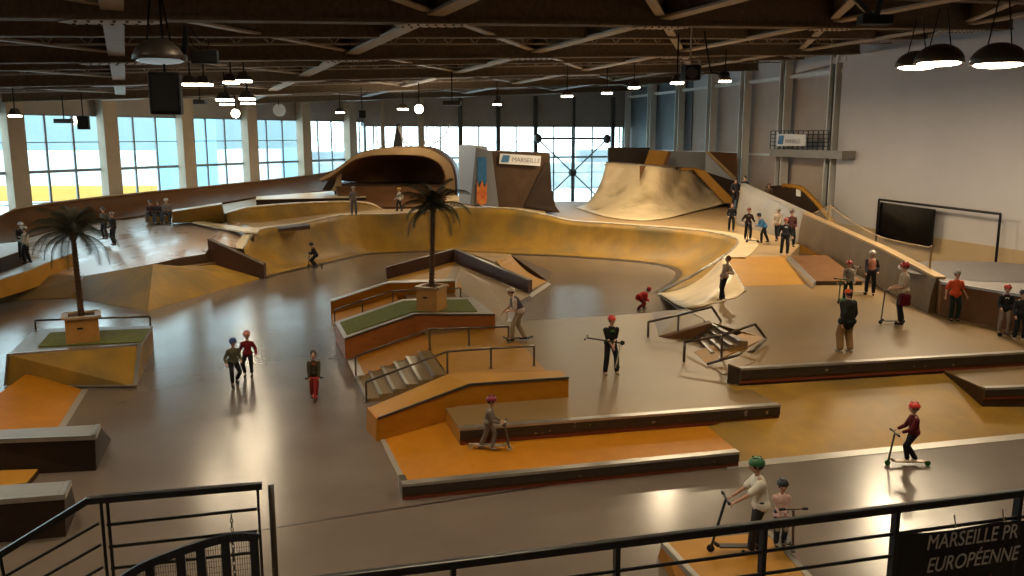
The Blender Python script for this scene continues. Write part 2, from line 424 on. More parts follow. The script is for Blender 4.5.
for k in ks:
    s = k*bay
    if s > Ltot+.1: continue
    m = MB(); c = LW0+Cd*s+LNn*.35; m.box((c.x, c.y, 4.6), (.62, .95, 9.2), rz=math.atan2(Cd.y, Cd.x)-math.pi/2)
    S(m, 'pillar', 'concrete_pillar', bevel=.03)
    if s+.5 < Ltot and k >= -5: win('w', s+.35, min(s+bay-.35, Ltot-.1), (.25, 7.35), LW0, Cd, LNn, zlist=(TR, 5.9, 2.7))
# ---- back wall
Btot = (CRr-CL).length; bd = (CRr-CL).normalized(); nb = 7; bb = Btot/nb
m = MB(); m.bar(wallpt(CL, bd, -.3, 9.3, BNn, -.15), wallpt(CL, bd, Btot+.3, 9.3, BNn, -.15), .25, 4.6)
m.bar(wallpt(CL, bd, -.3, .1, BNn, -.15), wallpt(CL, bd, Btot+.3, .1, BNn, -.15), .25, .2)
S(m, 'wall_back', 'cladding')
pxs = [383, 421, 460, 497.5, 534.5, 572.5, 611]
ss = [0]+[(PW(x, 160, CL, bd)-CL).xy.dot(bd.xy) for x in pxs]+[Btot]
for k, s_ in enumerate(ss[1:-1]):
    m = MB(); c = CL+bd*s_+BNn*.25; w_ = .5 if pxs[k] == 421 else (.16 if pxs[k] > 560 and pxs[k] < 600 else .32); m.box((c.x, c.y, 4.8), (w_, .3, 9.6), rz=math.atan2(bd.y, bd.x)); S(m, 'pillar', 'concrete_pillar' if pxs[k] < 430 else 'column_web')
for k in range(len(ss)-1):
    win('w', ss[k]+.05, ss[k+1]-.05, (.2, 7.0), CL, bd, BNn, nm_parts=2, zlist=(TR, 5.7, 3.0, 1.6), mw=.06)
# steel cross bracing with round hub in front of the back glazing
def bk(px, py): return PW(px, py, CL+BNn*.55, bd)
br = empty('cross_brace', bk(572, 207), 'steel cross brace with a round hub in front of the rear window', 'brace'); hub = bk(572.5, 172.5)
m = MB(); m.ball(hub, (.38, .38, .38), 14, 8); m.build('hub', 'column_web', br, smooth=True)
for q in ((538, 139), (607, 139), (538, 206), (607, 206)): m = MB(); m.tube(hub, bk(*q), .06); m.build('rod', 'column_web', br)
m = MB(); m.tube(hub, bk(572.5, 209), .14); m.tube(hub, bk(572.5, 128), .07); m.build('post', 'column_web', br)
m = MB(); m.tube(bk(538, 138.5), bk(607, 138.5), .09); m.build('rod', 'column_web', br)
for q in ((538, 138.5), (607, 139)): m = MB(); m.ball(bk(*q), (.34, .34, .42), 10, 8); m.build('node', 'column_web', br, smooth=True)
# ---- right wall
Rtot = (CRr-RW0).length
m = MB(); m.bar(wallpt(RW0, Bd, 0, 5.5, RNn, -.5), wallpt(RW0, Bd, Rtot+.3, 5.5, RNn, -.5), .25, 12); S(m, 'wall_right', 'cladding_beige')
m = MB()
for z in [i*.42+.3 for i in range(25)]: m.bar(wallpt(RW0, Bd, 0, z, RNn, -.36), wallpt(RW0, Bd, Rtot*.62, z, RNn, -.36), .05, .1)
S(m, 'trim_1', 'cladding_beige')
m = MB(); m.bar(wallpt(RW0, Bd, Rtot*.62, 5.5, RNn, -.3), wallpt(RW0, Bd, Rtot, 5.5, RNn, -.3), .1, 10.5); S(m, 'trim_2', 'cladding_blue')
m = MB(); m.bar(wallpt(RW0, Bd, 0, 5.0, RNn, -.3), wallpt(RW0, Bd, Rtot, 5.0, RNn, -.3), .12, .16); m.bar(wallpt(RW0, Bd, 0, 9.9, RNn, .1), wallpt(RW0, Bd, Rtot, 9.6, RNn, .1), .16, .2); S(m, 'trim_3', 'column_paint')
for px in (627, 652, 680, 712, 745, 785, 835):
    q = PW(px, 150, RW0+RNn*.2, Bd); rz = math.atan2(Bd.y, Bd.x); c = Vector((q.x, q.y, 0)); t = beamz(c.x)+.5
    e = empty('pillar', c, kind='structure')
    m = MB(); m.box(c+Vector((0, 0, t/2))-Bd*.0, (.08, .55, t), rz=rz); m.box(c+Bd*.55+Vector((0, 0, t/2)), (.08, .55, t), rz=rz); m.build('flange', 'column_paint', e)
    m = MB(); m.box(c+Bd*.27+Vector((0, 0, t/2)), (.5, .1, t), rz=rz); m.build('web', 'column_web', e)
# plaster wall, nearer part of the right side
m = MB(); m.bar(wallpt(RW0, Bd, -52, 5.35, RNn, -.15), wallpt(RW0, Bd, 0.1, 5.35, RNn, -.15), .9, 10.7); S(m, 'wall_right_near', 'plaster')
m = MB(); m.bar(wallpt(RW0, Bd, -52, .65, RNn, -.12), wallpt(RW0, Bd, 0.1, .65, RNn, -.12), .94, 1.3); S(m, 'baseboard_right', 'plaster_tan')
m = MB(); m.bar(wallpt(RW0, Bd, -.2, 10.55, RNn, .1), wallpt(RW0, Bd, 4.5, 10.2, RNn, .1), .5, .35); S(m, 'trim_4', 'plaster')

# near end of the hall behind the balcony, and the closed stretch of the left wall
m = MB(); a, b = LWn+V0((0, 0, 6)), RWn+V0((0, 0, 6)); m.bar(a-Vector((3, 0, 0)), b+Vector((3, 0, 0)), .3, 12.6); S(m, 'wall_near', 'cladding_beige')
m = MB(); m.bar(wallpt(LW0, Cd, -52, 4, LNn, -.15), wallpt(LW0, Cd, -5*5.65+.1, 4, LNn, -.15), .25, 8); S(m, 'wall_left_near', 'cladding_beige')
m = MB(); m.bar(wallpt(RW0, Bd, -52, 11.3, RNn, -.55), wallpt(RW0, Bd, Rtot+1, 11.3, RNn, -.55), .5, 3.2); S(m, 'wall_right_top', 'plaster')
# ================================================================ world and things outside
w = bpy.data.worlds.new('world'); scene.world = w; w.use_nodes = True; nt = w.node_tree
bg = nt.nodes['Background']; tc = nt.nodes.new('ShaderNodeTexCoord'); sp = nt.nodes.new('ShaderNodeSeparateXYZ'); rp = nt.nodes.new('ShaderNodeValToRGB')
nt.links.new(tc.outputs['Generated'], sp.inputs[0]); nt.links.new(sp.outputs['Z'], rp.inputs['Fac'])
rp.color_ramp.elements[0].position = 0.0; rp.color_ramp.elements[0].color = (.86, .95, .97, 1)
rp.color_ramp.elements[1].position = .35; rp.color_ramp.elements[1].color = (.70, .89, .97, 1)
nt.links.new(rp.outputs[0], bg.inputs[0]); bg.inputs['Strength'].default_value = WORLD
m = MB(); m.prism([Vector((-220, 20, -.4)), Vector((220, 20, -.4)), Vector((220, 330, -.4)), Vector((-220, 330, -.4))], [Vector((-220, 20, -.8)), Vector((220, 20, -.8)), Vector((220, 330, -.8)), Vector((-220, 330, -.8))])
# keep the outside ground clear of the hall
S(m, 'ground_outside', 'ext_white')
def ext(name, label, cat, px0, px1, ytop, Y, mat, dep=6, group=None, rz=0, base=-.4):
    a, b = PY(px0, ytop, Y), PY(px1, ytop, Y); c = (a+b)/2
    m = MB(); m.box((c.x, c.y+dep/2, (base+c.z)/2), (abs(b.x-a.x), dep, c.z-base)); e = m
    o = m.build(name, mat, bevel=.1); tag(o, label, cat, group); return o
ext('hoarding', 'long yellow hoarding seen low through the leftmost tall windows', 'hoarding', -60, 152, 186, 88, 'ext_yellow', 1.5)
ext('white_building', 'white building beyond the yellow hoarding outside', 'building', -80, 148, 152, 105, 'ext_white', 10)
ext('sky_backdrop', 'wide pale cyan backdrop added as sky tint behind the white building outside', 'building', -120, 300, 108, 135, 'ext_cyan', 3)  # added backdrop, gives the blown-out sky its cyan tint
ext('blue_building', 'light blue block outside in the right half of the second window', 'building', 154, 181, 100, 86, 'ext_blue', .8)
ext('blue_building', 'light blue block outside in the left part of the third window', 'building', 188, 212, 100, 100, 'ext_blue', .8)
ext('white_building', 'white block outside behind the third tall window', 'building', 214, 262, 150, 120, 'ext_white', 10)
ext('blue_building', 'narrow blue block outside behind the fourth tall window', 'building', 281, 301, 148, 110, 'ext_blue', .8)
ext('grey_building', 'low grey building outside behind the middle of the left windows', 'building', 305, 420, 152, 125, 'ext_grey', 8)
ext('hedge', 'long green hedge outside beyond the rear windows', 'hedge', 300, 620, 163, 112, 'ext_green', 3)
ext('grey_building', 'small pale grey building outside behind the round cross brace', 'building', 580, 660, 150, 120, 'ext_grey', 8)
# ================================================================ skatepark
V = Vector
def tube_thing(name, label, cat, paths, posts, r, mat, group=None, feet=True):
    allp = [p for pa in paths for p in pa]; e = empty(name, V((allp[0].x, allp[0].y, min(p.z for p in allp+[q[1] for q in posts]))), label, cat, group)
    for pa in paths:
        m = MB(); m.path(pa, r); m.build('top_bar', mat, e, smooth=True)
    for a, b in posts:
        m = MB(); m.tube(a, b, r*.9)
        if feet: m.tube(b, b+V((0, 0, .015)), r*2.4, n=10)
        m.build('post', mat, e)
    return e
def over(px, py, base):                      # the point straight above / below `base` seen at image height py
    q = PY(px, py, base.y); return V((base.x, base.y, q.z))
HP = .6                                      # platform level
HL = 1.05                                    # ledge level
# ---- central platform (upper plywood floor right of the stairs)
platf = [P(447,376,HP), P(461,427,HP), P(779,404.5,HP), P(745,386,HP), P(732,362,HP), P(714,332,HP), P(690,310,HP), P(640,315,HP), P(560,319,HP), P(505,322,HP), P(462,291,HP), P(390,285,HP)+V((.4,0,0))]
e = block('central_platform', 'low plywood platform of the central funbox, around the skater in the black shirt', 'platform', platf, 0, 'ply_deck', 'ply_redbrown')
# bank from platform down to the rear floor
bk1 = [P(505,322,HP), P(560,319,HP), P(640,315,HP), P(690,310,HP)]
bq = [p+V((-.1, 1.8, 0)) for p in bk1]
m = MB(); m.prism(bk1+[V((q.x, q.y, .01)) for q in reversed(bq)], drop(bk1, 0)+[V((q.x, q.y, 0)) for q in reversed(bq)]); o = m.build('rear_bank', 'ply_deck'); tag(o, 'low bank falling from the central platform to the grey floor behind', 'ramp')
# ---- level 2 curb (long black-edged step)
def curb_strip(parent, a, b, h, mat='ledge_black', red=True, t=.06, toprad=.035):
    """dark ledge face with steel angle on top and red foot board, from a to b (top corners)"""
    d = (b-a).normalized(); n = V((d.y, -d.x, 0)).normalized()
    m = MB(); q = [a+V((0,0,.01)), b+V((0,0,.01)), b+n*t+V((0,0,.01)), a+n*t+V((0,0,.01))]; m.prism(q, [p-V((0,0,h*.68)) for p in q]); m.build('edge_board', mat, parent)
    m = MB(); q = [a+V((0,0,.02))-n*.1, b+V((0,0,.02))-n*.1, b+n*(t+.012)+V((0,0,.02)), a+n*(t+.012)+V((0,0,.02))]; m.prism(q, [p-V((0,0,.05)) for p in q]); m.build('edge_strip', 'steel', parent)
    if red:
        m = MB(); q = [a+V((0,0,-h*.66)), b+V((0,0,-h*.66)), b+n*t*.5+V((0,0,-h*.66)), a+n*t*.5+V((0,0,-h*.66))]; m.prism(q, [p-V((0,0,h*.33)) for p in q]); m.build('foot_board', 'ply_redbrown', parent)
        m = MB(); q = [a+V((0,0,-h*.84))+n*t*.5, b+V((0,0,-h*.84))+n*t*.5, b+n*t*.7+V((0,0,-h*.84)), a+n*t*.7+V((0,0,-h*.84))]; m.prism(q, [p-V((0,0,.04)) for p in q]); m.build('red_line', 'red_line', parent)
l2 = [P(459.6,428.5,HP+.02), P(779,404.5,HP+.02), P(743,390,HP+.02), P(445.6,408,HP+.02)]
e = block('grind_step', 'upper long step of the central funbox with scraped black edge', 'ledge', l2, .2, 'ply_deck', 'ply_amber')
curb_strip(e, l2[0], l2[1], .33); 
# ---- front low step with bank on its left
lo = .29
fp = [P(402,484,lo), P(738,451.5,lo), P(698,424,lo), P(461,446,lo), P(447,423,lo), P(470,463,lo)]
f0, f1 = P(402,484,lo), P(738,451.5,lo)
back = [P(700,418,lo), P(446,438,lo)]
e = block('front_step', 'lowest orange step of the central funbox nearest the viewer, scraped black edge', 'ledge', [P(470,463,lo), P(473,477.2,lo), f1, P(700,420,lo), P(447,421,lo)], 0, 'ply_orange', 'ply_orange')
curb_strip(e, f0, f1, .29)
m = MB(); q = [f0+V((-.02,.5,0)), f0+V((-.02,0,0)), f0+V((.06,0,0)), f0+V((.06,.5,0))]
# bank
bt = [P(380,440,0.0), P(396.5,484,0.0)+V((.05,0.12,0)), P(470,463,lo), P(447,421,lo)]
bb_ = [V((p.x, p.y, -.0)) for p in bt]
m = MB(); tp = [V((p.x,p.y,max(p.z,.012))) for p in bt]; cx = P(402,484,lo)
tp = [tp[0], tp[1], P(473,477.2,lo), tp[2], tp[3]]
m.prism(tp, [V((p.x,p.y,0)) for p in tp]); bkp = m.build('bank_panel', 'ply_orange', e)
m = MB(); m.prism([tp[0]+V((0,0,.01)), tp[1]+V((0,0,.01)), tp[1]+V((.22,0,.03)), tp[0]+V((.22,0,.03))], [tp[0]-V((0,0,.01)), tp[1]-V((0,0,.01)), tp[1]+V((.22,0,-.01)), tp[0]+V((.22,0,-.01))]); m.build('toe_plate', 'steel_plate', e)
m = MB(); q0 = P(395,470,lo); q0 = f0+V((-.12,.42,0)); m.prism([q0, f0, f0+V((.12,.02,0)), q0+V((.12,0,0))], drop([q0, f0, f0+V((.12,.02,0)), q0+V((.12,0,0))], 0)); m.build('end_plate', 'steel_dark', e)
# ---- big orange hubba ledge
hl = [P(377.6,418.6,.49), P(470,384.6,HL), P(568.6,377.6,HL), P(560,370.5,HL), P(448,374,HL), P(368,408,.49)]
hlb = [P(379,441,0), P(470,384.6,HL), P(568.6,377.6,HL), P(560,370.5,HL), P(448,374,HL), P(368,408,.49)]
hlb = [V((p.x,p.y,0)) for p in hl]; hlb[0] = P(379,441,0); 
def two_part(name, label, top, zb, tmat, smat, trims, group=None):
    """ledge that climbs then runs level: top = [front-left, front crease, front-right, back-right, back crease, back-left]"""
    bot = drop(top, zb); c = flat_center(bot); e = empty(name, c, label, 'ledge', group)
    m = MB(); z = V((0,0,.03))
    a = [top[0], top[1], top[4], top[5]]; b = [top[1], top[2], top[3], top[4]]
    for q in (a, b): m.prism([p-z for p in q], drop(q, zb))
    m.build('side_panel', smat, e)
    for q in (a, b): m = MB(); m.prism(q, [p-z for p in q]); m.build('top_panel', tmat, e)
    for (i, j) in trims:
        p, q = top[i], top[j]; m = MB(); m.bar(p+V((0,0,.0)), q+V((0,0,.0)), .05, .05); m.build('edge_strip', 'steel_dark' if tmat != 'steel' else 'steel', e)
    return e
e = two_part('hubba_ledge', 'bright orange ledge beside the stairs, climbing then level, wooden top', hl, 0, 'ply_amber', 'ply_orange', [(0,1),(1,2)])
m = MB(); m.prism([hl[5]+V((-.02,0,.0)), hl[0]+V((-.02,0,0)), hl[0]+V((.03,0,.03)), hl[5]+V((.03,0,.03))], drop([hl[5]+V((-.05,0,0)), hl[0]+V((-.05,0,0)), hl[0], hl[5]], 0)); m.build('end_plate', 'ply_orange', e)
# ---- stairs
sf0, sf1 = P(366,402,0), P(356,379,0)          # foot of stairs, near and far
st0, st1 = P(446,374,HP), P(430,350,HP)        # head of stairs
e = empty('stairs', sf0, 'six step stairs with grey treads going up between two rails', 'stairs')
for k in range(6):
    a0, a1 = sf0.lerp(st0, k/6), sf1.lerp(st1, k/6); b0, b1 = sf0.lerp(st0, (k+1)/6), sf1.lerp(st1, (k+1)/6); z = HP*(k+1)/6-.015
    q = [V((a0.x,a0.y,z)), V((b0.x,b0.y,z)), V((b1.x,b1.y,z)), V((a1.x,a1.y,z))]
    m = MB(); m.prism(q, drop(q, 0)); m.build('step', 'ply_deck', e)
    m = MB(); q = [V((a0.x-.01,a0.y,z+.006)), V((a0.x+.07,a0.y,z+.006)), V((a1.x+.07,a1.y,z+.006)), V((a1.x-.01,a1.y,z+.006))]; m.prism(q, [p-V((0,0,.04)) for p in q]); m.build('nosing', 'steel', e)
# ---- bank between stairs and grass planter
bk2 = [P(355.5,378.5,0.02), P(430,350,HP), P(427,334,HP), P(348,361,0.02)]
m = MB(); m.prism(bk2, drop(bk2, -.0)); e = empty('bank_ramp', bk2[0], 'smooth orange bank between the stairs and the grass ledge', 'ramp'); m.build('bank_panel', 'ply_orange', e)
m = MB(); m.prism([bk2[3]+V((0,0,.01)), bk2[0]+V((0,0,.01)), bk2[0]+V((.25,0,.07)), bk2[3]+V((.25,0,.07))], drop([bk2[3], bk2[0], bk2[0]+V((.25,0,0)), bk2[3]+V((.25,0,0))], 0)); m.build('toe_plate', 'steel_plate', e)
q = [bk2[1], bk2[1]+V((3.2,.9,0)), bk2[2]+V((3.2,.9,0)), bk2[2]]
q = [P(431,351,HP), P(448,374.5,HP), P(546,371,HP), P(508,330,HP), P(495,327.5,HP), P(428,336,HP)]
q = [p+V((0,0,.008)) for p in q]; m = MB(); m.prism(q, [p-V((0,0,.02)) for p in q]); tag(m.build('plywood_sheet', 'ply_amber'), 'amber plywood sheets on the platform between the two stair handrails', 'plywood sheet')
# ---- grass planter ledge (central)
gl_ = [P(344.6,339,.58), P(415,314.7,HL), P(495,314.7,HL), P(473,297,HL), P(402.6,299,HL), P(335,321.7,.58)]
e = two_part('grass_ledge', 'orange sided ledge topped with green turf, the central palm standing on it', gl_, 0, 'steel_plate', 'ply_dkorange', [(0,1),(1,2)])
def inset(q, t):
    c = flat_center(q); return [p+(c-p)*t for p in q]
bl4 = lambda q, u, v: q[0].lerp(q[1], u).lerp(q[3].lerp(q[2], u), v)
g1 = [bl4([gl_[0], gl_[1], gl_[4], gl_[5]], u, v) for u, v in ((.05,.15),(1,.15),(1,.85),(.05,.85))]; g2 = [bl4([gl_[1], gl_[2], gl_[3], gl_[4]], u, v) for u, v in ((0,.15),(.82,.15),(.88,.85),(0,.85))]
m = MB()
for q in (g1, g2): m.prism([p+V((0,0,.02)) for p in q], [p-V((0,0,.02)) for p in q])
m.build('turf', 'turf', e)
# ---- upper ledge behind
ul = [P(330.5,301.5,.45), P(387.7,283,HL), P(455,281,HL), P(455,278.6,HL), P(390,280.5,HL), P(330.5,299,.45)]
two_part('upper_ledge', 'narrow orange ledge behind the turf ledge, parallel to it', ul, 0, 'steel_plate', 'ply_orange', [])
# bank filling between upper ledge and turf ledge
q = [P(333,325,.02), P(398,300,HP), P(393,287,HP), P(331,310,.02)]
m = MB(); m.prism(q, drop(q, 0)); tag(m.build('bank_ramp', 'ply_orange'), 'narrow bank squeezed between the turf ledge and the ledge behind it', 'ramp')
# ---- rails of the central box
def rail3(name, label, pts, postpix, r=.028, mat='rail_bronze'):
    return tube_thing(name, label, 'handrail', [pts], postpix, r, mat)
A_ = P(356,378.5,.0); a0 = over(354.6,356.6,A_)
M_ = P(430,349.5,HP); m0 = over(430,329,M_); E_ = P(508.5,343,HP); e0 = over(508.5,326.5,E_); K_ = P(469,346,HP); k0 = over(469,328,K_)
rail3('handrail', 'bronze handrail along the far side of the stairs', [a0, m0, k0, e0], [(a0, A_), (m0, M_), (k0, K_), (e0, E_)])
A_ = P(366.5,402,.0); a0 = over(365,382,A_); M_ = P(447.5,374.5,HP); m0 = over(448,351.5,M_); K_ = P(491,368.5,HP); k0 = over(491,348.5,K_); E_ = P(534,366,HP); e0 = over(534,346,E_)
rail3('handrail', 'bronze handrail along the near side of the stairs', [a0, m0, k0, e0], [(a0, A_), (m0, M_), (k0, K_), (e0, E_)])
A_ = P(335,324,.1); a0 = over(333,310,A_); M_ = P(393,302,HL*.85); m0 = over(393,291,M_); Q_ = P(362.5,313,.5); q0 = over(362.5,300.5,Q_); E_ = P(460.6,297,HL); e0 = over(460.6,288.3,E_)
rail3('handrail', 'bronze handrail behind the turf ledge with the central palm', [a0, q0, m0, e0], [(a0, A_), (q0, Q_), (m0, M_), (e0, E_)], r=.024)
# ---- brown peaked ledge at the back of the box
A1, A2, A3 = P(386.4,268,.5), P(454,249.7,1.2), P(528,280.8,.5)
e = empty('peaked_ledge', V((A2.x, A2.y, 0)), 'dark brown peaked ledge like a roof line at the rear of the central funbox', 'ledge')
def ledge_seg(a, b, w, h, e, side, mat='roof_brown', top='roof_brown'):
    d = (b-a); n = V((-d.y, d.x, 0)).normalized()*w*side
    m = MB(); q = [a, b, b+n, a+n]; m.prism(q, [V((p.x,p.y,max(p.z-h,0) if h < 5 else 0)) for p in q]); m.build('side_panel', mat, e)
    m = MB(); m.prism([p+V((0,0,.02)) for p in q], [p-V((0,0,.01)) for p in q]); m.build('top_panel', top, e)
ledge_seg(A1, A2, .28, .56, e, 1); ledge_seg(A2, A3, .22, .6, e, 1, top='steel_dark')
# banks under the peaked ledge
Lf = P(386.4,279.5,0); Pk = V((A2.x,A2.y,.66)); Rg = P(529,294.5,0)
q = [Lf, V((Lf.x+1.0, Lf.y-2.3, .02)), P(447,283,HP), P(468,281,HP), Pk]
m = MB(); m.prism([Lf, P(440,281,HP), Pk], [V((p.x,p.y,-.02)) for p in (Lf, P(440,281,HP), Pk)]); m.prism([Pk, P(440,281,HP), P(462,288,HP)], drop([Pk, P(440,281,HP), P(462,288,HP)], 0))
m.build('bank_panel', 'ply_amber', e)
m = MB(); q = [P(461,266,.66), P(530,295,.02), P(508,307,.02), P(452,291,.62)]; q2 = [P(455,262,.66), P(461,266,.66), P(452,291,.62), P(444,281,.6)]
m.prism(q, drop(q, 0)); m.prism(q2, drop(q2, 0)); m.build('bank_panel', 'ply_deck', e)
q = [P(452,291,.64), P(508,307,.03), P(506,319,HP-.3), P(503,322,HP+.005), P(462,305,HP+.01)]
m = MB(); m.prism(q, drop(q, 0)); m.build('bank_panel', 'ply_deck', e)
# ---- small hip ramp behind
e = empty('hip_ramp', P(540,272,0), 'small tan hip ramp on the grey floor behind the brown peaked ledge', 'ramp')
H0, H1, H2, H3 = P(505,250,.0)+V((0,0,.02)), P(511.4,256,.75), P(547,281,.01), P(495.6,262,.62); H4 = P(530,290,.01)
m = MB()
for k in range(8):
    t0, t1 = k/8, (k+1)/8
    def hc(t): 
        a = H1.lerp(H2, t); a.z = .75*(1-t)**2; return a
    def hd(t):
        a = H3.lerp(H4, t); a.z = .7*(1-t)**1.6; return a
    q = [hc(t0), hc(t1), hd(t1), hd(t0)]; m.prism(q, drop(q, -.02))
m.build('ride_surface', 'ply_amber', e, smooth=False)
m = MB(); q = [H1, P(553,274,.01), P(547,281,.012)]; m.prism([H1+V((.05,.1,0)), P(552,272,.01), P(547,280.5,.01)], drop([H1+V((.05,.1,0)), P(552,272,.01), P(547,280.5,.01)], -.02)); m.build('side_panel', 'ply_brown', e)
m = MB(); q = [P(466,252,.02), P(511,254,.05), H1, H3, P(478,256,.4)]; m.prism(q, drop(q, -.02)); m.build('back_bank', 'ply_tan', e)
m = MB(); q = [P(528,295,.015), P(548,282,.015), P(551,284,.012), P(532,297,.012)]; m.prism(q, drop(q, 0)); m.build('toe_plate', 'steel_plate', e)

# ---- right: small stair set cut in the bank, two loop rails
DK = 1.05
tb = [P(658.6,336,HP), P(701,356,HP), P(728,381,HP), P(740,369,DK)+V((0,-.02,0)), P(763,339,DK), P(709,321.5,DK)]
e = empty('stair_bank', P(690,345,HP), 'short flight of grey steps set in a wooden bank between two loop rails', 'stairs')
e.location.z = 0
nf, nn = P(709,321.5,DK), P(748,341.5,DK)        # stairs head far / near
lf, ln = P(688,330,HP), P(706,352,HP)
m = MB(); q = [P(701,356,HP+.01), P(707,363.5,HP+.01), P(763,338,DK+.01), P(748,341.5,DK+.01)]
q = [P(694,352,HP+.01), P(708,364,HP+.01), P(764,338.5,DK+.01), P(748,331,DK+.01)]; m.prism(q, drop(q, 0)); m.build('bank_panel', 'ply_amber', e)
m = MB(); q = [P(658.6,336,HP+.01), P(709,320.5,DK+.05), P(712,323,DK+.05), P(664,337.5,HP+.01)]; m.prism(q, drop(q, 0)); m.build('cheek_panel', 'ply_redbrown', e)
for k in range(4):
    a0, a1 = lf.lerp(nf, k/4), P(711,357,HP).lerp(nn, k/4); b0, b1 = lf.lerp(nf, (k+1)/4), P(711,357,HP).lerp(nn, (k+1)/4); z = HP+(DK-HP)*(k+1)/4
    q = [V((a1.x,a1.y,z)), V((b1.x,b1.y,z)), V((b0.x,b0.y,z)), V((a0.x,a0.y,z))]; m = MB(); m.prism(q, drop(q, HP-.1)); m.build('step', 'ply_deck', e)
    m = MB(); q = [V((a1.x-.01,a1.y,z+.008)), V((a1.x+.1,a1.y,z+.008)), V((a0.x+.1,a0.y,z+.008)), V((a0.x-.01,a0.y,z+.008))]; m.prism(q, [p-V((0,0,.05)) for p in q]); m.build('nosing', 'steel_dark', e)
q = [P(728,382,HP), P(740,385,HP), P(770,346,DK-.01), P(763,338,DK-.01), P(708,364,HP)]
m = MB(); m.prism(q, drop(q, 0)); o = m.build('bank_ramp', 'ply_deck'); tag(o, 'tan bank rising to the right deck beside the loop rails', 'ramp')
q = [P(658.6,336,HP), P(709,321.5,DK-.01), P(684,309,DK-.01), P(652,312,HP)]
m = MB(); m.prism(q, drop(q, 0)); o = m.build('bank_ramp', 'ply_deck'); tag(o, 'tan bank behind the small steps, below the curved quarter pipe tip', 'ramp')
def loop(label, pix, posts):
    pts = [over(x, y, P(bx, by, z)) for (x, y, bx, by, z) in pix]
    return tube_thing('loop_rail', label, 'rail', [pts], [(over(x, y, P(bx, by, z)), P(bx, by, z)) for (x, y, bx, by, z) in posts], .032, 'rail_bronze')
B0, B1, B2 = P(648,337,HP), P(677.5,338.5,HP), P(719,323.5,DK)
r0, r1, r2 = over(648,323,B0), over(680,315,P(678,336,HP)), over(708,307,P(711,327,DK))
tube_thing('loop_rail', 'brown bent rail on the far side of the small steps', 'rail', [[B0, over(648,325,B0), over(650,322,B0), r1, r2, P(721,321,DK+.02)]], [(r1, P(677.5,338,HP))], .035, 'rail_bronze')
B0 = P(684,361.5,HP); s1, s2 = over(721,335.5,P(721,358,HP+.1)), over(752,324,P(754,345,DK))
tube_thing('loop_rail', 'brown bent rail looping back low on the near side of the small steps', 'rail', [[B0, over(685,345,B0), over(688,342,B0), s1, s2, P(766,338.5,DK+.12), P(754,350.5,DK+.05), P(707,364,HP+.04)]], [(s1, P(721.5,358,HP+.1))], .035, 'rail_bronze')

# ---- right deck with dark curb
dk = [P(740,368.6,DK), P(1030,351.6,DK), P(1200,342,DK), P(1200,330,DK), P(1023,318,DK)+V((1,1,0)), P(876,283,DK)+V((1,.5,0)), P(815,281,DK), P(742,286,DK), P(738,295,DK), P(684,309,DK), P(709,321.5,DK), P(763,338,DK), P(728,364,DK)]
e = block('right_deck', 'broad raised plywood deck at the right where riders wait, dark front curb', 'deck', dk, 0, 'ply_deck', 'ply_brown')
curb_strip(e, dk[0], dk[1], .36)
curb_strip(e, dk[1], dk[2], .36)
m = MB(); q = [P(728,364,DK), P(740,368.6,DK), P(755,362,DK), P(740,357,DK)]; q = [p+V((0,0,.012)) for p in q]; m.prism(q, drop(q, HP-.1)); m.build('end_plate', 'ply_deck', e)
# ---- amber bank in front of it
fb = [P(725,466,0.01), P(740,464,0.01), P(1024,434.5,0.01), P(1250,410,0.01), P(1250,345,.7), P(1024,362,.7), P(740,384,.66), P(715,400,.5)]
e = empty('wide_bank', fb[2], 'wide amber bank rising from the floor to the dark curb at right', 'ramp'); e.location.z = 0
m = MB()
qs = [[fb[1], fb[2], fb[5], fb[6]], [fb[2], fb[3], fb[4], fb[5]]]
for q in qs: m.prism(q, drop(q, -.01))
q = [P(700,468,.01), fb[1], fb[6], P(712,386,.56)]
m.prism(q, drop(q, -.01)); m.build('bank_panel', 'ply_mustard', e)
m = MB(); 
for a, b in ((fb[1]+V((-.3,-.02,0)), fb[2]), (fb[2], fb[3])):
    q = [a+V((0,-.22,.0)), b+V((0,-.22,.0)), b+V((0,.02,.02)), a+V((0,.02,.02))]; m.prism(q, drop(q, -.01))
m.build('toe_plate', 'steel_plate', e)
# box pad on the bank
q = [P(940.5,369,.70), P(984,388,.72), P(1200,381,.72), P(1200,354,.72), P(1024,362,.71)]
e = block('manual_pad', 'wedge shaped dark box set on the amber bank at the right edge', 'ledge', q, 0, 'ply_deck', 'ply_brown')
curb_strip(e, q[1], q[2], .26)

# ---- bowl
copz = [(243.5,249,1.2),(257,231,1.77),(300,224,1.88),(338,216,1.98),(370,214.6,1.95),(400,214,1.97),(438,210.5,2.1),(468,207.6,2.23),(510,209,2.2),(545,215,1.94),(572,221.3,1.66),(610,223.8,1.63),(640,226,1.61),(700,231,1.55),(732,237,1.52),(738,242,1.5),(733,249,1.5),(723,257,1.5)]
basz = [(262,278),(275,274),(305,267),(345,258),(365,254),(385,252.5),(431,251.2),(471,251.8),(512,254),(545,255),(572,256.5),(610,259),(640,261.5),(664,265),(677,268.5),(682,273),(678,281),(660,293)]
cop = [P(*c) for c in copz]; bas = [P(x, y, .01) for x, y in basz]
cop, bas = cop[:-1]+[cop[-1]], bas
quarter('bowl_wall', 'long curving mustard bowl wall across the back of the grey floor', 'quarter pipe', cop, bas, 'ply_mustard', n=10, phi=R(62), deck=.9, dmat='ply_pale', smooth=3, coping='steel_plate', cr_=.035, seams=(4, 9, 13, 17, 21, 27, 30, 33, 37, 40, 44))
m = MB(); pts = cr(bas, 3)
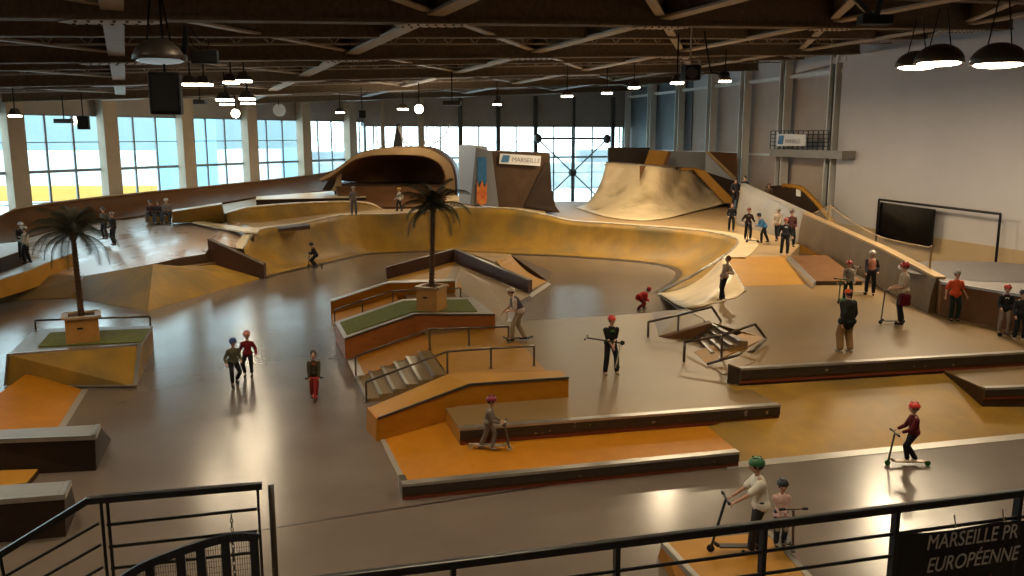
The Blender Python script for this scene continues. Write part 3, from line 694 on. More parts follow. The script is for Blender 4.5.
for a, b in zip(pts, pts[1:]):
    d = (b-a).normalized(); n = V((d.y, -d.x, 0)).normalized()*.28; q = [a+n, b+n, b, a]; m.prism([p+V((0,0,.012)) for p in q], [p-V((0,0,.02)) for p in q])
o = m.build('toe_plate', 'steel_dark'); tag(o, 'grey steel transition strip along the foot of the bowl wall', 'metal strip')
# curved tip of the bowl at right
tc_ = [P(723,257,1.5), P(736,272,1.32), P(744,288,1.12), P(746,292,1.06)]
tb_ = [P(660,293,.02), P(690,305,.45), P(725,301,.9), P(738,297,1.06)]
tc_ = [P(723,257,1.5), P(733,270,1.5), P(741,284,1.2), P(745,291,1.08)]
tb_ = [P(659,293.5,.02), P(684,308,DK-.02), P(712,304,DK), P(736,298,DK)]
quarter('quarter_tip', 'small pale concave quarter pipe corner with a white edge, a rider on it', 'quarter pipe', tc_, tb_, 'ply_pale', n=8, phi=R(50), deck=.12, dmat='ply_pale', smooth=3, coping='white_paint', cr_=.03)
m = MB(); m.path([P(660,292.5,.06), P(690,277,.85), P(712,264,1.35), P(723,256.5,1.52)], .06); tag(m.build('ramp_edge', 'steel_plate', smooth=True), 'white sloping edge climbing from the floor to the quarter pipe tip', 'metal strip')
q = [P(657,293.5,.03), P(681,309.5,.03), P(686,307,.1), P(662,291.5,.1)]
m = MB(); m.prism(q, drop(q, -.02)); tag(m.build('toe_plate', 'steel_plate'), 'pale steel plate at the foot of the small quarter pipe corner', 'metal strip')
# ---- rear right deck and tan bank
rd = [P(545,215,1.6), P(572,221.5,1.55), P(640,226,1.5), P(700,231,1.48), P(735,238,1.47), P(738,242,1.47), P(723,257,1.47), P(789,256,1.47), P(800,245,1.47), P(745,222,1.47), P(728,204,1.58), V((11.5,62,1.58)), V((2.0,62,1.58))]
m = MB(); m.prism(rd, drop(rd, 0)); tag(m.build('rear_deck', 'ply_tan'), 'tan rear deck between the bowl edge and the tall vert ramp', 'deck')
q = [P(723,257,1.475), P(742,286,DK+.005), P(814,284,DK+.005), P(789,256,1.475)]
m = MB(); m.prism(q, drop(q, 0)); tag(m.build('bank_ramp', 'ply_amber'), 'amber bank below the group of riders at the rear right', 'ramp')
q = [P(788,256,1.5), P(815,281,1.2), P(862,281,1.2), P(827,255,1.5)]
e = block('wedge_box', 'brown wedge box with grey steel side beside the barrier wall', 'ledge', q, 1.0, 'ply_redbrown', 'ledge_black')
m = MB(); q = [P(786,257,1.51), P(813.5,284,1.05+.16), P(816,281,1.215), P(790.5,256,1.51)]; m.prism(q, drop(q, 1.02)); m.build('side_plate', 'steel', e)
# ---- barrier wall at right, with tan cap
bw = [(736,224,1.5,736,184),(798,243,1.45,798,213),(876,285,1.1,876,249.5),(928,313,DK,932,278)]
pts = []
for bx, by, bz, tx, ty in bw:
    b = P(bx, by, bz); pts.append((b, over(tx, ty, b)))
pts_barrier = pts
e = empty('barrier_wall', pts[2][0], 'long sloping barrier wall with tan top edge, waiting riders in front', 'barrier'); e.location.z = 0
for i in range(3):
    (b0, t0), (b1, t1) = pts[i], pts[i+1]; n = V((.25, .04, 0)); 
    m = MB(); 
    for k in range(6):
        s0, s1 = k/6, (k+1)/6
        def pt(b, t, s): q = b.lerp(t, s); return q+n*(.9*s*s)*.8
        m.prism([pt(b0,t0,s1), pt(b1,t1,s1), pt(b1,t1,s1)+n, pt(b0,t0,s1)+n], [pt(b0,t0,s0), pt(b1,t1,s0), pt(b1,t1,s0)+n, pt(b0,t0,s0)+n])
    m.build('wall_panel', 'barrier_grey' if i == 0 else 'barrier_brown', e)
    m = MB(); m.bar(t0+n*1.2, t1+n*1.2, .32, .07); m.build('cap_rail', 'ply_tan' if i else 'steel_plate', e)
(b2, t2) = pts[3]
cn = [P(939,316,DK), P(997,327.5,DK), P(1024,333,DK), P(1200,372,DK)]
ct = [over(935,280,cn[0]), over(995,290.5,cn[1]), over(1024,297,cn[2]), over(1200,336,cn[3])]
mt_top = [ct[0], ct[1], ct[2], ct[3], V((ct[3].x+3, ct[3].y+3, 2.06)), P(1024,275,2.06)+V((3,0,0)), P(955,268,2.06), P(905,262,2.1), t2+V((.3,.3,0))]
mt_top = [V((p.x,p.y,2.06)) for p in mt_top]
e = block('side_deck', 'brown sided deck with a worn grey purple top below the black frame', 'deck', mt_top, .9, 'mat_purple', 'ply_redbrown')
m = MB()
for a, b in zip(ct, ct[1:]): m.bar(V((a.x,a.y,2.05)), V((b.x,b.y,2.05)), .1, .07)
m.build('edge_strip', 'steel', e)
m = MB(); c = P(985,271,2.06); m.add([c+V((2.6*math.cos(t), 2.2*math.sin(t), .012)) for t in [k*math.pi/12 for k in range(24)]], [tuple(range(24))]); m.build('dark_stain', 'dark_oval', e)  # flat dark oval stain lying on the deck top
# net on posts above barrier
e = empty('safety_net', pts[2][1], 'pale safety net hanging on slim posts above the barrier wall', 'net')
def onb(px, py, off=.5):                     # point above the barrier line
    o = pts[1][0]; d = (pts[3][0]-pts[1][0]); return PW(px, py, (o.x+off, o.y), (d.x, d.y))
topn = cr([onb(808,216.5), onb(818,211), onb(830.5,205.5)], 4)+cr([onb(830.5,205.5), onb(845,217), onb(874,234), onb(900,242), onb(930,247.5)], 4)[1:]
m = MB()
o = pts[1][0]; d = pts[3][0]-pts[1][0]
botn = []
for p in topn:
    t = ((p-V((o.x+.5,o.y,0))).xy.dot(d.xy))/d.xy.length_squared; t = max(0, min(1, t))
    zt = pts[1][1].z+(pts[3][1].z-pts[1][1].z)*t; tt = pts[2][1]; botn.append(V((p.x, p.y, min(zt+.05, p.z-.02))))
for i in range(len(topn)-1): m.face([topn[i], topn[i+1], botn[i+1], botn[i]])
m.build('mesh_panel', 'netting', e)
m = MB(); m.path(topn, .018, n=5); m.build('top_cord', 'ply_tan', e)
for px, y0, y1 in ((830,205.5,229), (931.5,246,279)):
    a, b = onb(px, y0), onb(px, y1); m = MB(); m.tube(a, V((a.x, a.y, b.z-.2)), .04); m.build('post', 'ply_tan', e)
# curved side wall ride behind barrier
def onr(px, py, off): return PW(px, py, RW0+RNn*off, Bd)
wtop = [onr(766,186,2.2), onr(784,185.5,2.2), onr(800,187.5,2.2), onr(810,195,2.2), onr(822,208,2.2), onr(832,220,2.2), onr(850,240,2.2), onr(868,256,2.2)]
wt = cr(wtop, 3); m = MB(); e = empty('side_wall_ride', V((wtop[3].x, wtop[3].y, 0)), 'dark curved wall ride with yellow rim behind the barrier wall', 'ramp')
for a, b in zip(wt, wt[1:]):
    n = RNn*-.15; q = [a, b, b+n, a+n]; m.prism(q, drop(q, 0))
m.build('wall_panel', 'ply_dark', e); m = MB(); m.path([p+RNn*.05 for p in wt[3:]], .13, n=6); m.build('rim', 'ply_amber', e, smooth=True)
m = MB(); c = onr(798,192,2.35); m.box(c, (.03, .9, 1.3), rz=math.atan2(Bd.y, Bd.x)-math.pi/2+math.pi/2); 
m = MB(); pa, pb, pc, pd = onr(796,188,2.3), onr(800.5,188.5,2.3), onr(800.5,196.5,2.3), onr(796,196,2.3); m.prism([pa,pb,pc,pd], [p-RNn*.03 for p in (pa,pb,pc,pd)]); tag(m.build('paper_notice', 'white_paint'), 'small white paper notice pinned on the dark side wall ride', 'notice')
lw_ = [(784,201),(800,208),(815,217),(827,226)]
m = MB(); bz = [onr(x, y, 3.2) for x, y in lw_]; bt_ = [onr(776,207,4.2), onr(790,214,4.2), onr(806,223,4.2), onr(818,231,4.2)]
q = [V((p.x,p.y,p.z)) for p in bz]+[V((p.x,p.y,p.z)) for p in reversed(bt_)]; m.prism(q, drop(q, 0)); tag(m.build('small_ramp', 'ply_amber'), 'amber ramp at the foot of the dark side wall ride', 'ramp')
# ---- black frame with screen on the plaster wall
def onw(px, py, off=.9): return PW(px, py, RW0+RNn*off, Bd)
e = empty('goal_frame', onw(992.5,266), 'black tubular frame standing against the plaster wall', 'frame')
f1_, f2_, f3_, f4_ = onw(879,247), onw(879,199.5), onw(1000.5,214), onw(993,265)
f1_.z = 1.9; f1_ = V((f2_.x, f2_.y, .05)); f4_ = V((f3_.x, f3_.y, .05))
for a, b in ((f1_, f2_), (f2_, f3_), (f3_, f4_)): m = MB(); m.tube(a, b, .06); m.build('bar', 'rail_black', e)
s = [onw(880,202,.8), onw(934.5,209.5,.8), onw(932,247.5,.8), onw(875.5,234,.8)]; s = [s[0], s[1], V((s[1].x, s[1].y, s[2].z)), V((s[0].x, s[0].y, s[3].z-.1))]
m = MB(); m.prism(s, [p-RNn*.08 for p in s]); tag(m.build('black_screen', 'screen'), 'large glossy black panel hung in the left half of the wall frame', 'screen')

# ---- vert ramp (pale)
vc = [P(606,162.5,4.5), P(622,163.5,4.45), P(640,165,4.4), P(662,167,4.3), P(680,168.5,4.1), P(690,171.5,3.9), P(708,188,2.7), P(727,203,1.9)]
vb = [P(575,207.5,1.57), P(586,211,1.57), P(604,216.5,1.56), P(630,220,1.54), P(653,220.3,1.54), P(675,216.5,1.56), P(700,210,1.6), P(728,203.5,1.75)]
e = quarter('vert_ramp', 'tall pale vert ramp with curved face standing before the rear windows', 'vert ramp', vc, vb, 'ply_pale', n=14, phi=R(76), deck=1.5, dmat='ply_amber', smooth=3, coping='steel', smat='ply_brown', back=V((.5,.86,0)), cr_=.05)
def wallbox(name, label, cat, pix, Y, mat, dep=.15, zb=1.0, parent=None, full=True, dY=0):
    q = [PY(x, y, Y+dY*(x-pix[0][0])) for x, y in pix]; 
    m = MB(); m.prism(q, [p+V((0, dep, 0)) for p in q]); o = m.build(name, mat, parent)
    if parent is None: tag(o, label, cat)
    return o
# red notch and roll-in strip
q = [P(640,166.5,4.36)+V((0,-.25,.0)), P(645.5,167,4.36)+V((0,-.25,0)), V((0,0,0))]
a = P(641,166,4.42)+V((0,-.1,0)); b = P(646,166,4.42)+V((0,-.1,0)); 
def onvert(px, py, back=.04):                # nearest of the ramp's lines: depth interpolated by height
    lo_, hi_ = P(630,220,1.6), P(645,165.5,4.4); t = (py-220)/(165.5-220); a_ = R(76)*0; 
    # invert circular profile
    best = None
    for k in range(60):
        pr = arc_profile(hi_, lo_, 59, R(76))[k]; qq = PY(px, py, pr.y)
        dd = abs(qq.z-pr.z)
        if best is None or dd < best[0]: best = (dd, qq)
    return best[1]+V((0, -.12, 0))
tri = [onvert(639.5,165.5), onvert(645.5,166), onvert(639.5,181)]
m = MB(); m.prism(tri, [p+V((0,.06,0)) for p in tri]); m.build('channel_side', 'ply_redbrown', e)
e = empty('roll_in_platform', PY(660,165,59), 'raised roll-in platform with dark fence panels on top of the vert ramp', 'platform'); e.location.z = 0
wallbox('fence_panel', '', '', [(608,147.5),(650,147.5),(650,168),(608,168)], 59.5, 'ply_dark', .2, parent=e)
wallbox('roll_in', '', '', [(650,150),(668.5,151),(662,168),(644,167)], 57.2, 'ply_amber', .4, parent=e)
wallbox('roll_in_side', '', '', [(668.5,151),(671.5,151.5),(666,168),(662,168)], 57.2, 'ply_redbrown', .5, parent=e)
wallbox('fence_panel', '', '', [(666,151),(706,152),(707,180),(664,170)], 59.0, 'panel_dgrey', .2, parent=e)
wallbox('fence_panel', '', '', [(706,151.5),(737,153),(737,179)], 58.6, 'ply_redbrown', .2, parent=e)
wallbox('wing_panel', '', '', [(706,152),(737,181),(735,200),(705,177)], 57.8, 'panel_grey', .2, parent=e)
wallbox('wing_edge', '', '', [(705,151),(709,151.5),(737,178),(736,182)], 57.5, 'ply_tan', .2, parent=e)
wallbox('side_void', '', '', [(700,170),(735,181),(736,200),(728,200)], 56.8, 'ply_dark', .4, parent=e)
wallbox('side_roll', '', '', [(694,169.5),(705,170.5),(733,199),(731,204),(724,202)], 55.5, 'ply_amber', .5, parent=e)
for px in (612, 655, 700, 730):
    a = PY(px, 160, 60); m = MB(); m.box((a.x, a.y, 2.2), (.15, .15, 4.4)); m.build('support_post', 'ply_dark', e)
m = MB(); a, b = PY(608,168,57.5), PY(700,170,57.5); m.prism([V((a.x,a.y,4.35)), V((b.x,b.y,4.1)), V((b.x,b.y+2.2,4.1)), V((a.x,a.y+2.2,4.35))], [V((a.x,a.y,4.2)), V((b.x,b.y,3.95)), V((b.x,b.y+2.2,3.95)), V((a.x,a.y+2.2,4.2))]); m.build('platform_panel', 'ply_amber', e)

# ---- brown vert wall with banner, and grey tower with flame panel
e = empty('vert_wall', P(525,209,1.9), 'tall dark brown vert wall with a banner, left of the pale vert ramp', 'vert ramp')
Yv = 50.0
fr = [PY(492,151,Yv), PY(550,153,Yv+1.2), PY(554.5,185,Yv+1.2), PY(549,205,Yv+.8), PY(498,205.5,Yv)]
prof = [(550,153),(550.3,175),(551.5,188),(553,198),(555.5,206),(560,212.5)]
m = MB(); L0 = [PY(492+ (498-492)*((y-151)/(206-151)), y if y > 153 else 151, Yv) for x, y in prof]; R0 = [PY(x, y, Yv+1.0) for x, y in prof]
for i in range(5): m.prism([L0[i], R0[i], R0[i]+V((-.6,3,0)), L0[i]+V((-.3,3,0))], [L0[i+1], R0[i+1], R0[i+1]+V((-.6,3,0)), L0[i+1]+V((-.3,3,0))])
m.build('wall_panel', 'ply_brown', e)
m = MB(); q = [PY(545,163,Yv+.86), PY(550.3,163,Yv+.92), PY(551.5,188,Yv+.92), PY(555.5,206,Yv+.9), PY(560,212.5,Yv+.9), PY(524,206,Yv+.4)]; q = [p+V((0,-.06,0)) for p in q]; m.prism(q, [p+V((0,.1,0)) for p in q]); m.build('side_panel', 'ply_dark', e)
e = empty('graffiti_tower', P(485,205,2.0), 'grey tower panel with a painted blue and red flame strip', 'tower')
Yt = 49.6
m = MB(); q = [PY(458.5,145,Yt+1.6), PY(476,146.7,Yt), PY(470,205,Yt), PY(459,193,Yt+1.6)]; q[2] = V((q[1].x-.15, q[1].y, q[2].z)); q[3] = V((q[0].x, q[0].y, q[2].z)); m.prism(q, [p+V((.6,1.5,0)) for p in q]); m.build('side_panel', 'panel_grey', e)
m = MB(); q = [PY(476,147,Yt), PY(491.5,151,Yt+.05), PY(498.5,206,Yt+.05), PY(470,205,Yt)]; m.prism(q, [p+V((0,.25,0)) for p in q]); m.build('front_panel', 'panel_dgrey', e)
m = MB(); q = [PY(477.5,157,Yt-.05), PY(486.5,157,Yt-.05), PY(486.5,184,Yt-.05), PY(477.5,184,Yt-.05)]; m.prism(q, [p+V((0,.04,0)) for p in q])
m.build('painted_blue', 'graf_blue', e)
m = MB(); fl_ = [(476.5,202),(476.8,190),(477,181),(479.5,188),(482,180),(484.5,188),(487,182),(486.8,192),(487,202),(482,206)]; q = [PY(x,y,Yt-.11) for x, y in fl_]; m.prism(q, [p+V((0,.04,0)) for p in q]); m.build('painted_flame', 'graf_red', e)
def textobj(s, name, mat, parent, loc, size, rot, ext=.004, align='LEFT', shear=0):
    cu = bpy.data.curves.new(name, 'FONT'); cu.body = s; cu.size = size; cu.extrude = ext; cu.align_x = align; cu.shear = shear
    cu.materials.append(M(mat)); t_ = bpy.data.objects.new('t', cu); COL.objects.link(t_); bpy.context.view_layer.update(); me = bpy.data.meshes.new_from_object(t_.evaluated_get(bpy.context.evaluated_depsgraph_get())); bpy.data.objects.remove(t_); o = bpy.data.objects.new(name, me); COL.objects.link(o); o.parent = parent
    o.matrix_world = Matrix.Translation(loc)@rot.to_4x4(); o.location = wmat(parent).inverted()@loc; o.rotation_euler = rot.to_euler(); return o
def banner(label, corners, txt, size, base='white_paint', ink='graf_blue', col='panel_dgrey'):
    c = flat_center(corners); e = empty('banner', c, label, 'banner')
    m = MB(); n = (corners[1]-corners[0]).cross(corners[3]-corners[0]).normalized()
    if n.y > 0: n = -n
    m.prism([p+n*.03 for p in corners], corners); m.build('cloth', base, e)
    xd = (corners[1]-corners[0]).normalized(); yd = n.cross(xd); 
    if yd.z < 0: yd = -yd
    rot = Matrix((xd, yd, xd.cross(yd))).transposed(); w_ = (corners[1]-corners[0]).length; h_ = (corners[3]-corners[0]).length
    q = [corners[3]+xd*w_*.04+yd*h_*.15, corners[3]+xd*w_*.22+yd*h_*.15, corners[3]+xd*w_*.25+yd*h_*.88, corners[3]+xd*w_*.08+yd*h_*.88]
    m = MB(); m.prism([p+n*.05 for p in q], [p+n*.03 for p in q]); m.build('emblem', ink, e)
    t = textobj(txt, 'lettering', col, e, corners[3]+xd*w_*.3+yd*h_*.28+n*.045, size, rot)
    return e
banner('small white banner with blue emblem on top of the brown vert wall', [PY(500,153.5,Yv-.1), PY(541,156,Yv+.55), PY(540,166,Yv+.55), PY(499,163.5,Yv-.1)], 'MARSEILLE', .36)

# ---- left rear: deck, long wall ride and tunnel
def onl(px, py, off): return PW(px, py, LW0+LNn*off, Cd)
tp_ = [(-40,228),(0,216.5),(15,209.5),(50,203.5),(107,196.5),(182,189),(256,181.5),(300,176.5),(326,173),(337,169.5)]
bp_ = [(-40,262,1.0),(0,247,1.1),(20,240,1.2),(60,229,1.45),(115,220,1.65),(190,209,1.95),(256,197.5,2.25),(300,194,2.3),(334,190,2.4),(350,189.5,2.42)]
wtop = [onl(x, y, 1.3) for x, y in tp_]; wbas = [P(*b) for b in bp_]
quarter('long_wall_ride', 'long dark brown curved wall ride running below the left windows', 'wall ride', wtop, wbas, 'ply_redbrown', n=8, phi=R(70), deck=.5, dmat='steel_plate', smooth=2, coping='ply_tan', smat='ply_brown', cr_=.05)
ld = [P(84,276,1.3), P(153,264,1.3), P(180,257.6,1.3), P(207,254,1.3), P(207,240,1.5), P(242,249,1.45), P(256,232,1.75), P(300,225,1.8), P(338,217,1.9)]
ld2 = [P(*b) for b in reversed(bp_)]
m = MB()
left_pts = ld+[p for p in ld2]
def tri_deck(name, a, b, mat, label, zlow=0):
    """deck surface between a front line and a rear line"""
    m = MB(); n = 24
    def samp(L, t):
        ds = [0]
        for p, q in zip(L, L[1:]): ds.append(ds[-1]+(q-p).length)
        x = t*ds[-1]
        for i in range(len(L)-1):
            if x <= ds[i+1]+1e-9: return L[i].lerp(L[i+1], (x-ds[i])/max(ds[i+1]-ds[i], 1e-9))
        return L[-1].copy()
    A = [samp(a, k/n) for k in range(n+1)]; B = [samp(b, k/n) for k in range(n+1)]
    R_ = 8; vs = []; fs = []
    for k in range(n+1):
        for r in range(R_+1): vs.append(A[k].lerp(B[k], r/R_))
    W = R_+1
    for k in range(n):
        for r in range(R_): fs.append((k*W+r, (k+1)*W+r, (k+1)*W+r+1, k*W+r+1))
    m.add(vs, fs); rim_ = [k*W for k in range(n+1)]+[n*W+r for r in range(1, W)]+[k*W+R_ for k in range(n-1, -1, -1)]+[r for r in range(R_-1, 0, -1)]
    low = [V((vs[i].x, vs[i].y, zlow)) for i in rim_]; c = len(rim_); m2 = MB()
    for i in range(c): j = (i+1) % c; m2.face([vs[rim_[i]], low[i], low[j], vs[rim_[j]]])
    c0_ = flat_center(low); e = empty(name, V((c0_.x, c0_.y, zlow)), label, 'deck')
    m.build('top_panel', mat, e, smooth=True); m2.build('side_panel', 'ply_brown', e); return e

tri_deck('left_deck', [P(20,270,.70), P(84,276,.65), P(153,264,1.28), P(180,257.6,1.25), P(207,253.5,1.15), P(212,244,1.5), P(243,249,1.12), P(254,234,1.7)], [P(0,246,1.1)+V((0,.5,0)), P(60,228,1.45), P(115,219,1.65), P(160,212,1.8), P(190,208,1.9), P(226,219,1.85), P(256,229,1.79)], 'ply_pink', 'pale reflective left deck below the wall ride, palm fronds in front')
# fill deck behind bowl coping, left part, up to the tunnel
cl_ = [P(256,229.5,1.76), P(300,223,1.84), P(338,215.4,1.94), P(400,213.5,1.93), P(438,210,2.06), P(468,207,2.19), P(510,208.5,2.16), P(545,214.5,1.9)]
cr2 = [P(205,207.5,1.95), P(256,198,2.2), P(334,192,2.3), P(400,205,2.1)+V((0,3,0)), P(438,205,2.1)+V((0,3,0)), P(468,202,2.2)+V((0,2,0)), P(510,204,2.15)+V((0,3,0)), P(548,210,1.8)+V((0,3,0))]
tri_deck('upper_left_deck', cl_, cr2, 'ply_tan', 'pale deck between the bowl edge and the brown tunnel')
q = [P(186,220.5,1.84), P(215,226.5,1.82), P(243,231,1.80), P(257,232,1.80), P(262,227.5,1.82), P(243,227,1.83), P(215,223,1.85), P(186,218.5,1.88)]
m = MB(); m.prism(q, [p-V((0,0,.08)) for p in q]); tag(m.build('deck_strip', 'ply_pale'), 'pale curved strip on the left deck leading into the bowl edge', 'plywood strip')
# second small curved wall behind first coping
sc = [P(226,214,2.45), P(245,208.5,2.5), P(266,206,2.55), P(300,203.5,2.6), P(340,202,2.6), P(362,202.5,2.6), P(376,207.5,2.45)]
sb = [P(228,224,1.80), P(248,223,1.82), P(268,221.5,1.85), P(300,218,1.88), P(340,214,1.93), P(362,213.3,1.90), P(380,213,1.89)]
sbY = [p.y for p in sb]; sc = [PY(x, y, Y_+1.0) for (x, y), Y_ in zip([(226,214),(245,208.5),(266,206),(300,203.5),(340,202),(364,203),(380,208)], sbY)]
sc.append(PY(388,213.2,sbY[-1]+.6)); sb.append(P(387,213.9,1.93))
quarter('inner_quarter', 'lower amber quarter pipe behind the bowl edge, with pale rounded deck edge', 'quarter pipe', sc, sb, 'ply_mustard', n=8, phi=R(70), deck=1.0, dmat='ply_pale', smooth=3, coping='ply_pale', zb=1.83, cr_=.04)
# long ledge with seated boys
lg = [P(146,213,2.35)]
q = [P(172,211.5,2.28), P(222,203.5,2.55), P(224,202,2.55), P(172,210,2.28)]
q = [P(172,211.5,2.3), P(222,204.5,2.55), P(227,206,2.5), P(226,202.5,2.6), P(174,209.5,2.35)]
e = block('side_ledge', 'long low amber ledge right of the three seated boys', 'ledge', [P(172,211.5,2.42), P(221.5,204,2.87), P(222,202.5,2.87), P(172,210,2.42)], 1.5, 'ply_pale', 'ply_mustard', bot=[P(172,223,1.78), P(226,222,1.80), P(226,219.5,1.80), P(172,220.5,1.78)])
e = block('bench_box', 'small plywood box the three boys sit on', 'box', [P(145,216.3,2.05), P(171,216,2.05), P(170,213,2.05), P(146,213.3,2.05)], 1.72, 'ply_amber', 'ply_amber')
# recessed dark strip with light deck (upper curb)
e = block('upper_curb', 'pale topped upper curb in front of the dark wall ride', 'ledge', [P(256,199.5,2.55), P(366,197,2.55), P(366,194,2.6), P(331,191,2.6), P(256,196.5,2.6)], 2.0, 'ply_pale', 'ply_dark')
# ---- tunnel (full-pipe cradle)
outer = [(319,178.5),(325,175.5),(331.6,172),(344,163.4),(358,153.7),(379,148.6),(401,147.6),(423,148),(437,153),(449.4,163.4),(454,175.7),(455,192),(452,204)]
inner = [(321,181),(331,176.2),(341,168.8),(352.7,160.5),(362,157.5),(375,155),(401,154.6),(423,156),(439,163.4),(445,175.7),(443,186),(439,191.5),(432,197)]
Yt = 54.0
e = empty('tunnel_cradle', P(400,205,2.2), 'big brown over-vert tunnel cradle with a pale rim behind the central palm', 'wall ride'); e.location.z = 0
def yv(x): return Yt+(401-x)*-.012
O_ = cr([PY(x, y, yv(x)) for x, y in outer], 3); I_ = cr([PY(x, y, yv(x)) for x, y in inner], 3)
m = MB()
for i in range(len(O_)-1): m.prism([O_[i], O_[i+1], I_[i+1], I_[i]], [p+V((0,.25,0)) for p in (O_[i], O_[i+1], I_[i+1], I_[i])])
m.build('rim', 'ply_tan', e)
m = MB(); q = [PY(x, y, Yt+.5) for x, y in ((331,191),(342,191),(340.5,182),(341,172),(337,175.5),(335,184))]; m.prism(q, [p+V((0,.3,0)) for p in q]); m.build('rim_post', 'ply_tan', e)
m = MB(); q = [PY(x, y, Yt+1.2) for x, y in ((322,190),(335,190),(340,173),(330,178))]; m.prism(q, [p+V((0,.3,0)) for p in q]); m.build('side_panel', 'ply_dark', e)
# vaulted shell behind, closing downward to the back
m = MB(); n = 10; vs = []; fs = []
ctr = PY(392, 186, Yt+4.5)
rows = []
for k in range(n+1):
    a_ = math.pi/2*k/n; s_ = math.cos(a_); dep = 4.5*math.sin(a_)
    rows.append([V((ctr.x+(p.x-ctr.x)*(.25+.75*s_), p.y+dep, ctr.z+(p.z-ctr.z)*(.25+.75*s_))) for p in I_])
for r_ in rows: vs += r_
w_ = len(I_)
for k in range(n):
    for i in range(w_-1): fs.append((k*w_+i, k*w_+i+1, (k+1)*w_+i+1, (k+1)*w_+i))
fs.append(tuple((n*w_+i) for i in range(w_)))
m.add(vs, fs); so = m.build('vault_shell', 'ply_redbrown', e, smooth=True); md = so.modifiers.new('thickness', 'SOLIDIFY'); md.thickness = .08; md.offset = 0
m = MB(); k = len(O_); vs = []; fs = []
for d_ in (0, 1): vs += [p+V((0, .1+d_*4.6, 0)) for p in O_]
for i in range(k-1): fs.append((i, i+1, k+i+1, k+i))
m.add(vs, fs); so = m.build('outer_shell', 'ply_brown', e, smooth=True); md = so.modifiers.new('thickness', 'SOLIDIFY'); md.thickness = .06; md.offset = 0
m = MB(); fa, fb_ = PY(334,184,Yt+.6), PY(443,185.5,Yt+.6); q = [fa, fb_, fb_+V((0,4.3,0)), fa+V((0,4.3,0))]; m.prism(q, drop(q, 1.5)); m.build('bench_block', 'ply_brown', e)
tq_t = [PY(336,186,Yt+.5), PY(441,187,Yt+.5)]; tq_b = [P(345,206,2.15), P(455,207,2.15)]
m = MB(); pr0, pr1 = arc_profile(tq_t[0], tq_b[0], 8, R(60)), arc_profile(tq_t[1], tq_b[1], 8, R(60))
for i in range(8): m.prism([pr0[i], pr1[i], pr1[i+1], pr0[i+1]], drop([pr0[i], pr1[i], pr1[i+1], pr0[i+1]], 1.5))
m.build('front_transition', 'ply_redbrown', e, smooth=False)
q = [P(444,195,2.55), P(452,193.5,2.6), P(480,204,2.3), P(470,207,2.25), P(446,204,2.25)]
m = MB(); m.prism(q, drop(q, 1.5)); tag(m.build('hip_ramp', 'ply_pale'), 'small pale rounded hip at the foot of the grey graffiti tower', 'ramp')
e = block('coping_box', 'small dark topped box perched on the bowl edge at left', 'box', [P(279,228.8,1.87), P(310,225.2,1.92), P(309,223.5,1.93), P(278,227,1.88)], 1.72, 'ply_brown', 'ply_brown')

# ---- left mid bank with recess and brown ledge
e = empty('left_bank', P(150,311,0), 'amber bank falling from the pale left deck to the lower floor', 'ramp')
m = MB()
q1 = [P(71,297.5,.01), P(148,311,.01), P(153,264,1.3), P(84,276,.67)]; q2 = [P(148,311,.01), P(262,278,.01), P(153,264,1.3)]; q3 = [P(262,278,.01), P(217,262,.62), P(180,266,.98), P(153,264,1.3)]
for q in (q1, q2, q3): m.prism(q, drop(q, -.02))
m.build('bank_panel', 'ply_mustard', e)
m = MB(); q = [P(153,263.6,1.3), P(207,253.5,1.15), P(207,253.5,1.15)+V((.0,.2,0)), P(153,263.6,1.3)+V((0,.2,0))]; m.prism([p-V((0,0,.02)) for p in q], [p-V((0,0,.7)) for p in q]); m.build('recess_panel', 'ply_brown', e)
m = MB(); q = [P(168,271,.95), P(215,262,.75), P(219,261,.75), P(172,267.5,1.0)]; m.prism(q, [p-V((0,0,.25)) for p in q]); m.build('recess_step', 'ply_deck', e)
m = MB(); q = [P(71,297.5,.012), P(84,276,.68), P(81,275,.68), P(64,297,.012)]; m.prism(q, drop(q, -.01)); m.build('edge_strip', 'steel_plate', e)
e = empty('angled_ledge', P(235,262,0), 'dark brown slanting ledge between the left bank and the bowl wall', 'ledge'); 
a, b = P(207.5,239.5,1.75), P(263.5,265,.62); d = (b-a).normalized(); n = V((-d.y, d.x, 0)).normalized()*.35
m = MB(); q = [a, b, b+n, a+n]; m.prism(q, [V((p.x,p.y,0)) for p in q]); m.build('side_panel', 'roof_brown', e)
m = MB(); m.prism([p+V((0,0,.03)) for p in q], q); m.build('top_panel', 'ply_brown', e)
m = MB(); m.bar(a+V((0,0,.03)), b+V((0,0,.03)), .06, .06); m.build('edge_strip', 'steel', e)

# ---- far left ledges
q = [P(0,283,1.95), P(0,258,1.95)]
e = block('sheen_top_box', 'dark box at the far left, top whitened as window reflection', 'box', [P(-40,268,1.6), P(0,257.5,1.6), P(25,249,1.6), P(25,241,1.6), P(-40,248,1.6)], .6, 'white_paint', 'ply_dark')  # white top stands in for the reflection of the windows
e = empty('curved_ledge', P(40,270,0), 'curved amber ledge with pale top behind the left palm', 'ledge')
ft = cr([P(-40,290,1.05), P(0,279,1.1), P(28,270,1.15), P(50,261,1.25), P(74,252.5,1.35)], 3); bt2 = cr([P(-40,284,1.05), P(0,273,1.1), P(24,265,1.15), P(44,257,1.25), P(66,249.5,1.35)], 3)
m = MB(); m2 = MB()
for i in range(len(ft)-1):
    q = [ft[i], ft[i+1], bt2[i+1], bt2[i]]; m2.prism(q, [p-V((0,0,.05)) for p in q]); m.prism([p-V((0,0,.05)) for p in q], drop([p+V((0,0,0)) for p in q], .4))
m.build('side_panel', 'ply_amber', e); m2.build('top_panel', 'steel_plate', e)
